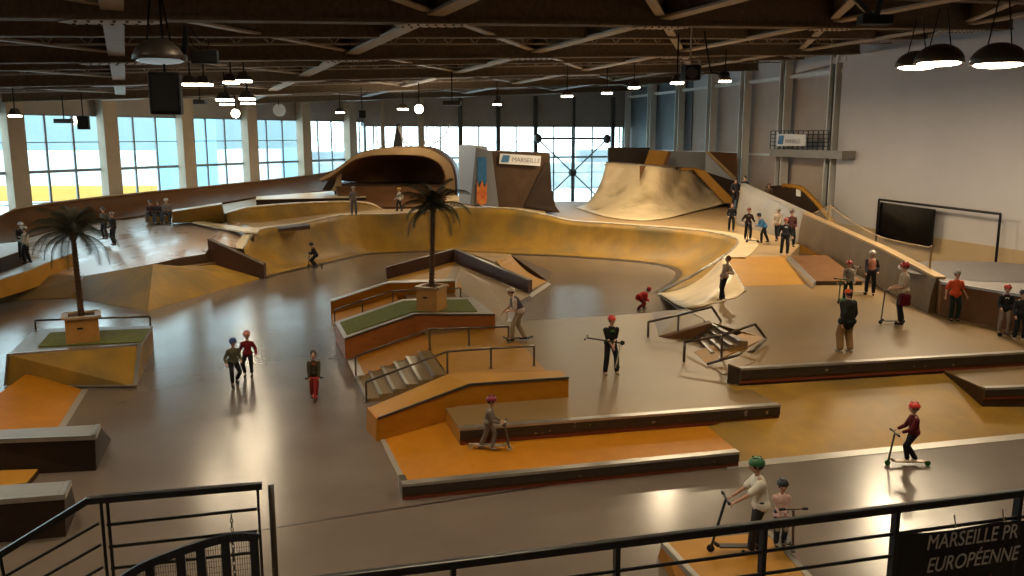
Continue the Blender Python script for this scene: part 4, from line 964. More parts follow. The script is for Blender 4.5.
q = [P(-60,312,.5), P(0,291,.95), P(30,283,1.0), P(73,270,1.25), P(84,276,1.3), P(71,297.5,.02), P(0,295,.02)]
q = [P(-60,306,.02), P(0,301,.02), P(71,297.5,.02), P(84,276,.66), P(20,270,.71), P(-60,275,.72)]
m = MB(); m.prism(q, drop(q, -.02)); tag(m.build('grey_bank', 'ply_deck'), 'brownish bank below the curved ledge at the far left', 'ramp')

# ---- left planter box
zt = .85
top = [P(9,354,zt), P(140,344,zt), P(152.5,325.5,zt), P(35,329,zt)]; bl_ = P(5,375.5,.3); bot = [V((bl_.x, bl_.y, 0)), P(136,387,0), P(154,348,0), P(34,345,0)]
e = block('planter_box', 'wooden box at left with steel rim, turf strip and a palm planter', 'ledge', top, 0, 'ledge_top', 'ply_mustard', bot=bot, trims=[(0,1),(1,2)])
m = MB(); q = [P(38,347,zt+.01), P(142,342.5,zt+.01), P(150,329,zt+.01), P(50,333,zt+.01)]; m.prism([p+V((0,0,.02)) for p in q], q); m.build('turf', 'turf', e)
m = MB(); n = V((0,-.03,.02))
for a, b in ((top[1], bot[1]), (bot[0], bot[1]), (top[0], bot[0])): m.bar(a+n, b+n+V((0,0,.03)), .1, .03)
m.build('corner_strip', 'steel', e)
a, b = P(36,331,zt), P(150.5,326.5,zt); a1, b1 = over(35,320.5,a), over(151,316.5,b)
tube_thing('low_rail', 'low grind rail along the back of the left planter box', 'rail', [[a1, b1]], [(a1, a), (b1, b)], .03, 'rail_bronze')
# ---- left front bank and ledges
q = [P(-30,440,.30), P(59,427,.02), P(82.5,388,.02), P(29,375,.35), P(20,382,.35), P(-30,420,.30)]
e = empty('corner_bank', P(40,410,0), 'bright amber bank in front of the left planter box', 'ramp')
q = [P(-60,460,.34), P(59,428,.015), P(83,389,.015), P(26,372,.36), P(-60,450,.36)]
q = [P(0,440,.3), P(57,429,.015), P(82,389.5,.015), P(27,373,.33), P(-50,430,.33)]
m = MB(); m.prism(q, drop(q, -.01)); m.build('bank_panel', 'ply_orange', e)
m = MB(); n = V((.14, .03, 0)); m.prism([q[1]+V((0,0,.01)), q[1]+n, q[2]+n, q[2]+V((0,0,.01))], drop([q[1], q[1]+n, q[2]+n, q[2]], -.01)); m.build('toe_plate', 'steel_plate', e)
zt = .68
top = [P(-60,439,zt), P(95,436,zt), P(99,424.5,zt), P(-60,434,zt)]; top = [P(-40,441,zt), P(95,436,zt), P(99.5,424.5,zt), P(-40,432,zt)]; bot = [P(-40,478,0), P(96,470.5,0), P(111,439,0), P(-40,446,0)]
e = block('end_ledge', 'dark ledge with pale steel top, the farther of two at the lower left', 'ledge', top, 0, 'ledge_top', 'ply_dark', bot=bot, trims=[(0,1),(1,2)])
top = [P(-40,503,zt), P(64,495,zt), P(70.5,481,zt), P(-40,487.5,zt)]; bot = [P(-40,547,0), P(66,536.5,0), P(77,509,0), P(-40,520,0)]
e = block('end_ledge', 'dark ledge with pale steel top, the nearer of two at the lower left', 'ledge', top, 0, 'ledge_top', 'ply_dark', bot=bot, trims=[(0,1),(1,2)])
q = [P(-30,489,.12), P(26,483,.12), P(38,469,.12), P(-30,471,.12)]
block('low_pad', 'small amber pad on the floor between the two dark ledges', 'box', q, 0, 'ply_amber', 'ply_brown')
# ---- bottom box with the teenager
q = [P(662,542,.4), P(700,583,.4), P(812,578,.4), P(770,532,.4)]
e = block('front_box', 'amber wooden box at the bottom with steel edges, teenager with scooter on it', 'box', q, 0, 'ply_amber', 'ply_orange', trims=[(0,1),(2,3)], bot=[P(658,557,0), P(690,610,0), P(815,603,0), P(775,548,0)])

# ================================================================ palms
def palm(px, py, pyb, z, wpx, ctop, cpx, label, seed):
    rnd = random.Random(seed)
    c = P(px, pyb, z); w = wpx; h = over(px, py, c).z-z
    e = empty('planter', c, label[0], 'planter'); m = MB(); hw = w/2; h2 = h-.07
    RZ = Matrix.Rotation(R(label[2]), 3, 'Z'); q0 = [c+RZ@V((sx*hw, sy*hw, 0)) for sx, sy in ((-1,-1),(1,-1),(1,1),(-1,1))]; q1 = [c+RZ@V((sx*hw, sy*hw, h2)) for sx, sy in ((-1,-1),(1,-1),(1,1),(-1,1))]
    m.prism(q1, q0); m.build('box_panel', 'planter', e)
    m = MB(); 
    for i in range(4):
        a, b = q1[i], q1[(i+1)%4]; o = V((0,0,.03)); m.bar(a+o, b+o, .16, .06)
    m.build('rim', 'ply_tan', e)
    m = MB(); m.prism([p+V((0,0,.01)) for p in inset(q1, .1)], [p-V((0,0,.02)) for p in inset(q1, .1)]); m.build('soil', 'trunk', e)
    m = MB(); a = c+RZ@V((-.12,-hw*.97-.01,h*.55)); m.bar(a, a+RZ@V((.14,0,0)), .02, .05); m.build('stamp', 'bolt', e)
    base = c+V((0,0,h2)); crown = over(cpx, ctop, c); crown.x = PY(cpx, ctop, c.y).x
    t = empty('palm_tree', base, label[1], 'palm tree')
    m = MB(); n = 22
    for k in range(n):
        p, q = base.lerp(crown, k/n), base.lerp(crown, (k+1)/n); bend = 0; p = p+V((bend,0,0)); q = q+V((0,0,0))
        r = .085-.02*k/n; m.tube(p, q, r*.85, r*1.15, n=9)
    m.ball(crown, (.11,.11,.16), 10, 6); m.build('trunk', 'trunk', t, smooth=False)
    nf = 26
    for k in range(nf):
        az = k*2.39996+rnd.uniform(-.2,.2); tier = k/nf; el = R(80)-tier*R(100)+rnd.uniform(-.1,.1); L_ = rnd.uniform(1.05,1.5)*(1 if tier > .15 else .8)
        pts = []; p = crown+V((0,0,.08)); a = el; n_ = 11; hd = V((math.cos(az), math.sin(az), 0))
        for i in range(n_+1):
            pts.append(p.copy()); p = p+(hd*math.cos(a)+V((0,0,1))*math.sin(a))*(L_/n_); a -= R(8+5*tier)*(0.45+i/n_)
            if a < -R(84): a = -R(84)
        m = MB(); sd = V((-hd.y, hd.x, 0))
        for i in range(n_): m.tube(pts[i], pts[i+1], .014*(1-i/n_*.7), .014*(1-(i+1)/n_*.7), n=4)
        for i in range(1, int(n_*2.8)):
            s = i/2.8; i0 = min(int(s), n_-1); q = pts[i0].lerp(pts[i0+1], s-i0); d = (pts[i0+1]-pts[i0]).normalized(); ll = .36*math.sin(math.pi*min(1,(s/n_)*.85+.12))**.7*rnd.uniform(.8,1.1)
            for sg in (-1, 1):
                tip = q+(sd*sg*.62+d*.6+V((0,0,-.45))).normalized()*ll; wv = d*.014
                m.face([q-wv, q+wv, tip+wv*.2, tip-wv*.2])
        o = m.build('frond', 'frond', t)
palm(83.5, 313.5, 340, .87, .80, 236, 73, ('square wooden planter on the left turf box', 'artificial palm in the left planter, dark drooping fronds', 26), 3)
palm(432, 285, 309, 1.07, .68, 209, 433, ('square wooden planter on the central turf ledge', 'artificial palm on the central turf ledge, dark drooping fronds', -22), 5)

# ================================================================ foreground balcony
ZR = 3.8
ra, rb = P(340,578,ZR), P(1024,492.5,ZR); rd_ = (rb-ra).normalized()
e = empty('balcony_railing', V((ra.x, ra.y, 2.7)), 'black metal balcony railing crossing the lower right, banner tied on', 'railing')
A_, B_ = ra-rd_*1.0, rb+rd_*1.2
m = MB(); m.bar(A_, B_, .05, .055); m.build('top_rail', 'rail_black', e, bevel=.01)
for dz in (.185, .345, .52, .7): m = MB(); m.tube(A_-V((0,0,dz)), B_-V((0,0,dz)), .0125); m.build('mid_rail', 'rail_black', e)
def onrail(px, py): return PW(px, py, ra, rd_)
for px, py in ((453,565),(617,545),(764,525),(896.5,509),(1019,494)):
    a = onrail(px, py); m = MB(); m.bar(V((a.x,a.y,ZR)), V((a.x,a.y,2.72)), .055, .03, up=rd_); m.build('post', 'rail_black', e)
m = MB(); n = V((-rd_.y, rd_.x, 0)); q = [A_, B_, B_-n*2.5, A_-n*2.5]; q = [V((p.x,p.y,2.72)) for p in [A_+n*.12, B_+n*.12, B_-n*.5, A_-n*.5]]; m.prism(q, [p-V((0,0,.25)) for p in q]); S(m, 'floor_balcony', 'concrete_pillar')
# banner on the railing
c0 = onrail(893,533)-n*.02; c1 = onrail(1024,517)-n*.02; c1 = c0+(c1-c0)*1.5; hgt = .75
e = empty('railing_banner', c0, 'black cloth banner with white lettering tied to the balcony railing', 'banner'); e.location.z -= hgt
m = MB(); 
N = 14
tp2 = [c0.lerp(c1, k/N)+V((0,0,-.02*math.sin(math.pi*((k*2/N)%1)) if k>1 else .0)) for k in range(N+1)]
for i in range(N): m.prism([tp2[i], tp2[i+1], tp2[i+1]-n*.006, tp2[i]-n*.006], [p-V((0,0,hgt)) for p in (tp2[i], tp2[i+1], tp2[i+1]-n*.006, tp2[i]-n*.006)])
m.build('cloth', 'cloth_black', e)
xd = rd_; yd = V((0,0,1)); rot = Matrix((xd, yd, xd.cross(yd))).transposed()
def ltr(s, px, py, size, mat, sh=.0): o = textobj(s, 'lettering', mat, e, onrail(px, py)-n*.05, size, rot, ext=.0015, shear=sh); o.scale = (.80, 1, 1); return o
ltr('MARSEILLE PR', 921, 547, .155, 'banner_ink', .12); ltr('EUROP\u00c9ENNE', 920.5, 569.5, .155, 'banner_ink', .22)
ltr('A  DEL  A', 932, 590, .14, 'banner_red', .1)
for k, (px, py) in enumerate(((953,523),(1001,517))):
    a = onrail(px, py+3); b = onrail(px-2, py-10); m = MB(); m.tube(a-n*.03, b-n*.03, .006); m.build('tie', 'banner_ink', e)
# ---- left landing railing and stair rail
ZL = 3.8
la, lb = P(88,500.5,ZL), P(262,485.5,ZL); ldir = (lb-la).normalized()
def onla(px, py): return PW(px, py, la, ldir)
e = empty('landing_railing', V((la.x, la.y, 2.7)), 'black railing around the stair landing at the lower left', 'railing')
m = MB(); m.bar(la, lb, .05, .045); m.build('top_rail', 'rail_black', e)
for (x0, y0, x1, y1) in ((107,525,257,509),(109,547,257,531),(111,568.5,257,552)):
    m = MB(); m.tube(onla(x0,y0), onla(x1,y1), .012); m.build('mid_rail', 'rail_black', e)
for px, r in ((100.5,.012),(107,.012),(257.5,.010)):
    a = onla(px, 499 if px < 200 else 486); m = MB(); m.tube(V((a.x,a.y,ZL)), V((a.x,a.y,2.75)), r); m.build('post', 'rail_black', e)
a = onla(268,484)+V((.02,0,0)); m = MB(); m.tube(V((a.x,a.y,ZL)), V((a.x,a.y,2.75)), .022, n=14); m.build('end_post', 'steel_dark', e, smooth=True)
# descending stair rail
sa = P(88,500.5,ZL); sb_ = P(-12,562,ZL-.42); sd_ = (sb_-sa)
m = MB(); m.bar(sa, sb_, .045, .045); m.build('stair_rail', 'rail_black', e)
for dz in (.17, .33, .5): m = MB(); m.tube(V((sa.x+.06,sa.y,ZL-dz)), sb_-V((0,0,dz-.0)), .0115); m.build('mid_rail', 'rail_black', e)
a = sb_.lerp(sa, .12); m = MB(); m.tube(a, a+V((.06,.0,-.9)), .0115); m.build('post', 'rail_black', e)
m = MB(); q = [la+V((-.6,.15,0)), lb+V((.15,.15,0)), lb+V((.15,-1.0,0)), la+V((-.6,-1.0,0))]; q = [V((p.x,p.y,2.72)) for p in q]; m.prism(q, [p-V((0,0,.2)) for p in q]); S(m, 'floor_landing', 'concrete_pillar')
# blue arched gate with wire grid
gp = la+V((0,-.35,0))
def ong(px, py): return PW(px, py, gp, ldir)
arc_ = cr([ong(118,582), ong(140,568), ong(170,555), ong(200,545), ong(225,538.5), ong(243,536.5), ong(259,537.5)], 3)
e = empty('arched_gate', V((arc_[-1].x, arc_[-1].y, 2.72)), 'dark blue arched gate with wire mesh at the lower left', 'gate')
m = MB()
for a, b in zip(arc_, arc_[1:]): m.bar(a, b, .03, .055)
m.build('arched_rail', 'gate_blue', e)
for x0 in (150,176,202.5,227,252):
    k = min(range(len(arc_)), key=lambda i: abs((arc_[i]-ong(x0, 545)).xy.length)); a = arc_[k]; m = MB(); m.bar(a, V((a.x,a.y,2.75)), .03, .058, up=ldir); m.build('slat', 'gate_blue', e)
m = MB(); 
for k in range(60):
    t = k/59; a = arc_[0].lerp(arc_[-1], t)
    j = min(range(len(arc_)), key=lambda i: (arc_[i].xy-a.xy).length); m.tube(V((a.x,a.y+.02,arc_[j].z-.02)), V((a.x,a.y+.02,2.75)), .0018, n=4)
for k in range(22):
    z = 2.78+k*.035*1.2
    ok = [p for p in arc_ if p.z > z+.02]
    if ok: m.tube(V((ok[0].x,ok[0].y+.02,z)), V((arc_[-1].x,arc_[-1].y+.02,z)), .0018, n=4)
m.build('wire_mesh', 'rail_black', e)
# chain
a = onla(232.5,512)+V((0,-.03,0)); m = MB(); e = empty('chain', a, 'thin black chain hanging from the landing rail over the arched gate', 'chain')
e.location.z = a.z-.5
for k in range(15):
    c = a-V((0,0,.033*k+.02)); 
    for t in range(8):
        t0, t1 = t*math.pi/4, (t+1)*math.pi/4; ax = V((1,0,0)) if k%2 else V((0,1,0)); m.tube(c+ax*.010*math.cos(t0)+V((0,0,.021*math.sin(t0))), c+ax*.010*math.cos(t1)+V((0,0,.021*math.sin(t1))), .003, n=5)
m.build('links', 'rail_black', e)
# ================================================================ lamps, speakers, banners on walls
def dome(px, py, Y, rad, label, lit=True, power=900, group=None, tilt=0, hang=1.3, glow='lamp_glow'):
    c = PY(px, py, Y); e = empty('dome_lamp', c, label, 'lamp', group)
    m = MB(); 
    # dome shell: hemisphere open below
    N, K = 20, 6; vs = []; fs = []
    for j in range(K+1):
        ph = math.pi/2*j/K
        for i in range(N): th = 2*math.pi*i/N; vs.append(c+V((rad*math.cos(ph)*math.cos(th), rad*math.cos(ph)*math.sin(th), rad*.8*math.sin(ph)+.02)))
    for j in range(K):
        for i in range(N): fs.append((j*N+i, j*N+(i+1)%N, (j+1)*N+(i+1)%N, (j+1)*N+i))
    m.add(vs, fs); so = m.build('lamp_shade', 'lamp_shell', e, smooth=True); md = so.modifiers.new('t', 'SOLIDIFY'); md.thickness = .02
    m = MB(); m.ball(c+V((0,0,.0)), (rad*.86, rad*.86, rad*.12), 18, 6); m.build('glass_cover', glow if lit else 'unlit_glow', e, smooth=True)
    m = MB(); zt = beamz(c.x)+.2
    for sx in (-1, 1): m.tube(c+V((sx*rad*.45,0,rad*.68)), V((c.x+sx*rad*.15, c.y, zt)), .02, n=6)
    m.build('hanger', 'black_plastic', e)
    if power:
        ld_ = bpy.data.lights.new('lamp_light', 'AREA'); ld_.shape = 'DISK'; ld_.size = rad*1.6; ld_.energy = power; ld_.color = LAMPCOL; ld_.spread = R(180)
        lo_ = bpy.data.objects.new('lamp_light', ld_); COL.objects.link(lo_); lo_.parent = e; lo_.location = (0, 0, -rad*.2)
    return e
dome(916, 67.5, 33, .74, 'left of the paired lit dome lamps near the plaster wall', power=PW_*1.15)
dome(939, 63.5, 30, .80, 'lit dome lamp overlapping the left one near the plaster wall', power=PW_*1.15)
dome(998, 65, 26.5, .80, 'rightmost lit dome lamp before the plaster wall', power=PW_*1.15)
dome(160, 61, 17.5, .52, 'unlit black dome lamp above the hanging speaker', lit=False, power=0)
# far lamps: a shallow square reflector
def hibay(px, py, Y, w, label, power, d=.5, group='high bay lamps under the roof'):
    c = PY(px, py, Y); e = empty('high_bay_lamp', c, label, 'lamp', group)
    m = MB(); q0 = [c+V((sx*w/2, sy*d/2, 0)) for sx, sy in ((-1,-1),(1,-1),(1,1),(-1,1))]; q1 = [c+V((sx*w*.25, sy*d*.25, .28)) for sx, sy in ((-1,-1),(1,-1),(1,1),(-1,1))]; m.prism(q1, q0); m.build('reflector', 'lamp_shell', e)
    m = MB(); q = [p-V((0,0,.01)) for p in inset(q0, .06)]; m.prism(q, [p-V((0,0,.07)) for p in q]); m.build('diffuser', 'lamp_glow', e)
    m = MB(); m.tube(c+V((0,0,.25)), V((c.x,c.y,beamz(c.x)+.3)), .03, n=6); m.build('hanger', 'black_plastic', e)
    if power:
        ld_ = bpy.data.lights.new('lamp_light', 'AREA'); ld_.shape = 'RECTANGLE'; ld_.size = w; ld_.size_y = d; ld_.energy = power; ld_.color = LAMPCOL; ld_.spread = R(180)
        lo_ = bpy.data.objects.new('lamp_light', ld_); COL.objects.link(lo_); lo_.parent = e; lo_.location = (0, 0, -.1)
H = hibay
for px, py, Y, w, lb, pw in ((190,83.5,33,.55,'lit lamp just right of the hanging speaker',PW_*.35),(204,83.5,33,.55,'second lit lamp right of the hanging speaker',0),(231,81.5,33,.5,'third lit lamp from the speaker along the left beam',PW_*.35),(244,80,33,.5,'fourth lit lamp from the speaker along the left beam',0),
        (225,99,38,.7,'lower lit lamp above the third window pillar',PW_*.3),(227,103.5,42,.6,'lit lamp just below another above the third pillar',0),(247,98,38,.6,'lit lamp right of the pair above the third pillar',PW_*.25),(248,102.5,42,.6,'lower right lit lamp of the cluster above the third pillar',0),
        (567,95.5,46,.6,'small lit lamp under the roof above the cross brace',PW_*.9),(634,87,48,.6,'small lit lamp before the right columns',PW_*1.8),(607,92.5,50,.6,'faint lamp between two small lit lamps at the rear right',0),
        (497,104,56,.55,'small lit lamp under the rear beam left of the banner tower',PW_*.7),(403,108.5,56,.7,'small lit lamp left of the bright round bulb',PW_*.7),(340,112,56,.5,'small lit lamp above the fifth window pillar',PW_*.5),(725,80.5,42,.5,'small lit lamp right of the hanging projector',PW_*2.2),(677,82,34,.45,'small lit lamp hidden beside the projector',PW_*1.2), (15,115,38,.35,'faint small lamp at far left above the first window',0)):
    H(px, py, Y, w, lb, pw)
def bulb(px, py, Y, r, label, power):
    c = PY(px, py, Y); e = empty('globe_lamp', c, label, 'lamp'); m = MB(); m.ball(c, (r, r, r), 16, 10); m.build('globe', 'lamp_glow', e, smooth=True)
    m = MB(); m.tube(c+V((0,0,r*.9)), V((c.x,c.y,beamz(c.x)+.3)), .04, n=6); m.build('hanger', 'black_plastic', e)
    ld_ = bpy.data.lights.new('lamp_light', 'POINT'); ld_.energy = power; ld_.color = LAMPCOL; ld_.shadow_soft_size = r*1.05
    lo_ = bpy.data.objects.new('lamp_light', ld_); COL.objects.link(lo_); lo_.parent = e; lo_.location = (0, -.0, -r*1.3)
bulb(419, 109, 52, .26, 'bright round lamp above the rear windows in the middle', PW_*1.2)
bulb(235.5, 113.5, 50, .24, 'bright round lamp above the fourth window pillar', PW_*.5)
# the rest of the roof lamps are behind and beside the viewer: same kind of high bays over the near hall
for x, y in ((-9,14.5),(0,12),(9,14.5),(-4,17),(5,17),(13,17),(-13,17.5),(0,6),(10,7),(-9,7)):
    z = beamz(x)-.1+.35; c = V((x,y,z))
    vis = cam_px(c)
    e = empty('high_bay_lamp', c, 'roof lamp over the near part of the hall', 'lamp', 'near roof lamps')
    m = MB(); w=.7; q0 = [c+V((sx*w/2, sy*w/2, 0)) for sx, sy in ((-1,-1),(1,-1),(1,1),(-1,1))]; q1 = [c+V((sx*w*.2, sy*w*.2, .2)) for sx, sy in ((-1,-1),(1,-1),(1,1),(-1,1))]; m.prism(q1, q0); m.build('reflector', 'lamp_shell', e)
    m = MB(); q = [p-V((0,0,.005)) for p in inset(q0, .08)]; m.prism(q, [p-V((0,0,.02)) for p in q]); m.build('diffuser', 'lamp_glow', e)
    ld_ = bpy.data.lights.new('lamp_light', 'AREA'); ld_.shape = 'SQUARE'; ld_.size = .6; ld_.energy = PW_*NEAR; ld_.color = LAMPCOL; ld_.spread = R(140)
    lo_ = bpy.data.objects.new('lamp_light', ld_); COL.objects.link(lo_); lo_.parent = e; lo_.location = (0, 0, -.05)
# speakers
def speaker(px, py0, py1, Y, w, label, d=.45):
    a, b = PY(px, py0, Y), PY(px, py1, Y); e = empty('loudspeaker', b, label, 'loudspeaker'); c = (a+b)/2
    m = MB(); m.box(c, (w, d, a.z-b.z), rz=.25); m.build('cabinet', 'black_plastic', e, bevel=.03)
    m = MB(); m.box(c+V((.06,-d/2-.01,0)), (w*.8, .02, (a.z-b.z)*.85), rz=.25); m.build('grille', 'rail_black', e)
    m = MB(); m.tube(V((c.x,c.y,a.z-.02)), V((c.x,c.y,beamz(c.x)+.1)), .025); m.build('hanger', 'black_plastic', e)
speaker(166, 72.5, 114.5, 17.5, .58, 'large black loudspeaker hanging at upper left')
speaker(83.5, 116, 129.5, 42, .5, 'small black loudspeaker hanging before the first window')
speaker(362, 110.5, 118, 50, .4, 'tiny black loudspeaker below the roof right of the sixth pillar')
# projector fixture
c = PY(690, 73, 30); e = empty('projector', c, 'black stage projector with round lens hanging before the right columns', 'projector')
m = MB(); m.box(c, (.55, .6, .5), rz=.2); m.build('housing', 'black_plastic', e, bevel=.04)
m = MB(); m.tube(c+V((-.02,-.3,-.02)), c+V((-.02,-.4,-.02)), .16, .19, n=18); m.build('lens', 'lamp_shell', e)
m = MB(); m.bar(c+V((-.33,0,0)), c+V((-.33,0,.42)), .04); m.bar(c+V((.33,0,0)), c+V((.33,0,.42)), .04); m.bar(c+V((-.33,0,.42)), c+V((.33,0,.42)), .04); m.tube(c+V((0,0,.42)), V((c.x,c.y,beamz(c.x)+.2)), .03); m.build('yoke', 'flange', e)
c = PY(724, 75, 33); e = empty('arm_lamp', c, 'small dark fixture on a bent arm right of the projector', 'lamp'); m = MB(); m.ball(c, (.22,.3,.16), 12, 8); m.build('housing', 'black_plastic', e, smooth=True); m = MB(); m.path([c, c+V((-.5,0,.1)), V((c.x-.8,c.y,beamz(c.x)+.2))], .03); m.build('arm', 'black_plastic', e)
# dark rig beside the dome
c = PY(205, 57, 17.5); e = empty('rigging_bracket', c, 'black bracket with loose cables beside the unlit dome lamp', 'bracket')
m = MB(); m.box(c, (.5,.3,.26), rz=.2); m.build('box', 'black_plastic', e, bevel=.02)
m = MB(); m.tube(c+V((-.4,0,.05)), PY(186, 26, 17.5), .06); m.build('arm', 'black_plastic', e)
m = MB(); m.path(cr([PY(190,27,17.4), PY(197,38,17.4), PY(208,42,17.4), PY(206,52,17.4)], 4), .012, n=5); m.build('cable', 'black_plastic', e); m = MB(); m.path(cr([PY(188,30,17.4), PY(192,44,17.4), PY(203,50,17.4)], 4), .012, n=5); m.build('cable', 'black_plastic', e)
c = PY(875, 20, 22); e = empty('roof_bracket', c, 'dark v shaped roof bracket above the lit dome lamps', 'bracket')
m = MB(); m.box(c, (.75,.4,.22)); m.build('plate', 'black_plastic', e); m = MB(); m.bar(c, PY(854,-3,22), .12); m.bar(c, PY(881,-3,22), .12); m.build('struts', 'rail_black', e)
# round disc on far wall + small devices
for px, py, Y, lb in ((279,110,60,'small pale round fan below the roof above the left windows'),):
    c = PY(px, py, Y); e = empty('wall_fan', c, lb, 'fan'); m = MB(); m.tube(c, c+V((0,.25,0)), .42, n=18); m.build('disc', 'column_paint', e); m = MB(); m.tube(c+V((0,0,.3)), V((c.x,c.y,beamz(c.x)+.2)), .03); m.build('hanger', 'black_plastic', e)
for px, py, w, lb in ((64,121,.9,'small bright floodlight bracket before the first window'),(452,103,.9,'pale box fixture under the rear beam left'),(200,102,.6,'dark box fixture under the roof near the lit lamp cluster')):
    c = PY(px, py, 44); e = empty('box_fixture', c, lb, 'fixture'); m = MB(); m.box(c, (w,.35,.22)); m.build('housing', 'lamp_shell', e, bevel=.02); m = MB(); m.tube(c, V((c.x,c.y,beamz(c.x)+.2)), .03); m.build('hanger', 'black_plastic', e)
# hanging black cloth with ropes behind the tunnel
c = PY(397.5, 150, 62); e = empty('hanging_cable_bundle', c, 'black bundle with looping cables hanging behind the tunnel', 'cable bundle')
m = MB(); q = [PY(392.5,150,60), PY(402.5,150,60), PY(399.5,124,60), PY(396.5,124,60)]; m.prism(q, [p+V((0,.3,0)) for p in q]); m.build('bundle', 'cloth_black', e)
for pp in ([(398,126),(404,140),(417,149),(424,146),(427,125)], [(400,126),(403,142),(411,149)], [(450,124),(444,136),(428,148)], [(376,124),(377,140),(381,149)]):
    m = MB(); m.path(cr([PY(x, y, 60) for x, y in pp], 4), .045, n=6); m.build('cable', 'cladding', e)
# gallery with railing and banner on the right wall
e = empty('gallery', onr(790,150,.9), 'narrow gallery with wire railing high on the right wall', 'gallery')
a, b = onr(770,149,1.2), onr(842,153,1.2); a2, b2 = onr(770,131,1.2), onr(829,131,1.2); b2.z = a2.z
dlt = -RNn*1.2
m = MB(); q = [a, V((b.x,b.y,a.z)), V((b.x,b.y,a.z))+dlt, a+dlt]; m.prism(q, [p-V((0,0,.45)) for p in q]); m.build('floor_panel', 'barrier_grey', e)
m = MB(); B_ = V((b2.x,b2.y,a2.z)); A_ = V((a.x,a.y,a2.z))
for k in range(5): dz = (a2.z-a.z)*k/5; m.bar(A_-V((0,0,dz)), B_-V((0,0,dz)), .05)
for k in range(13): p = A_.lerp(B_, k/12); m.bar(p, V((p.x,p.y,a.z)), .05)
m.build('railing', 'rail_black', e)
banner('small white banner with blue emblem hung on the gallery rail', [onr(777,134,1.35), onr(806,134.5,1.35), onr(806,146,1.35), onr(777,146,1.35)], 'MARSEILLE', .32)
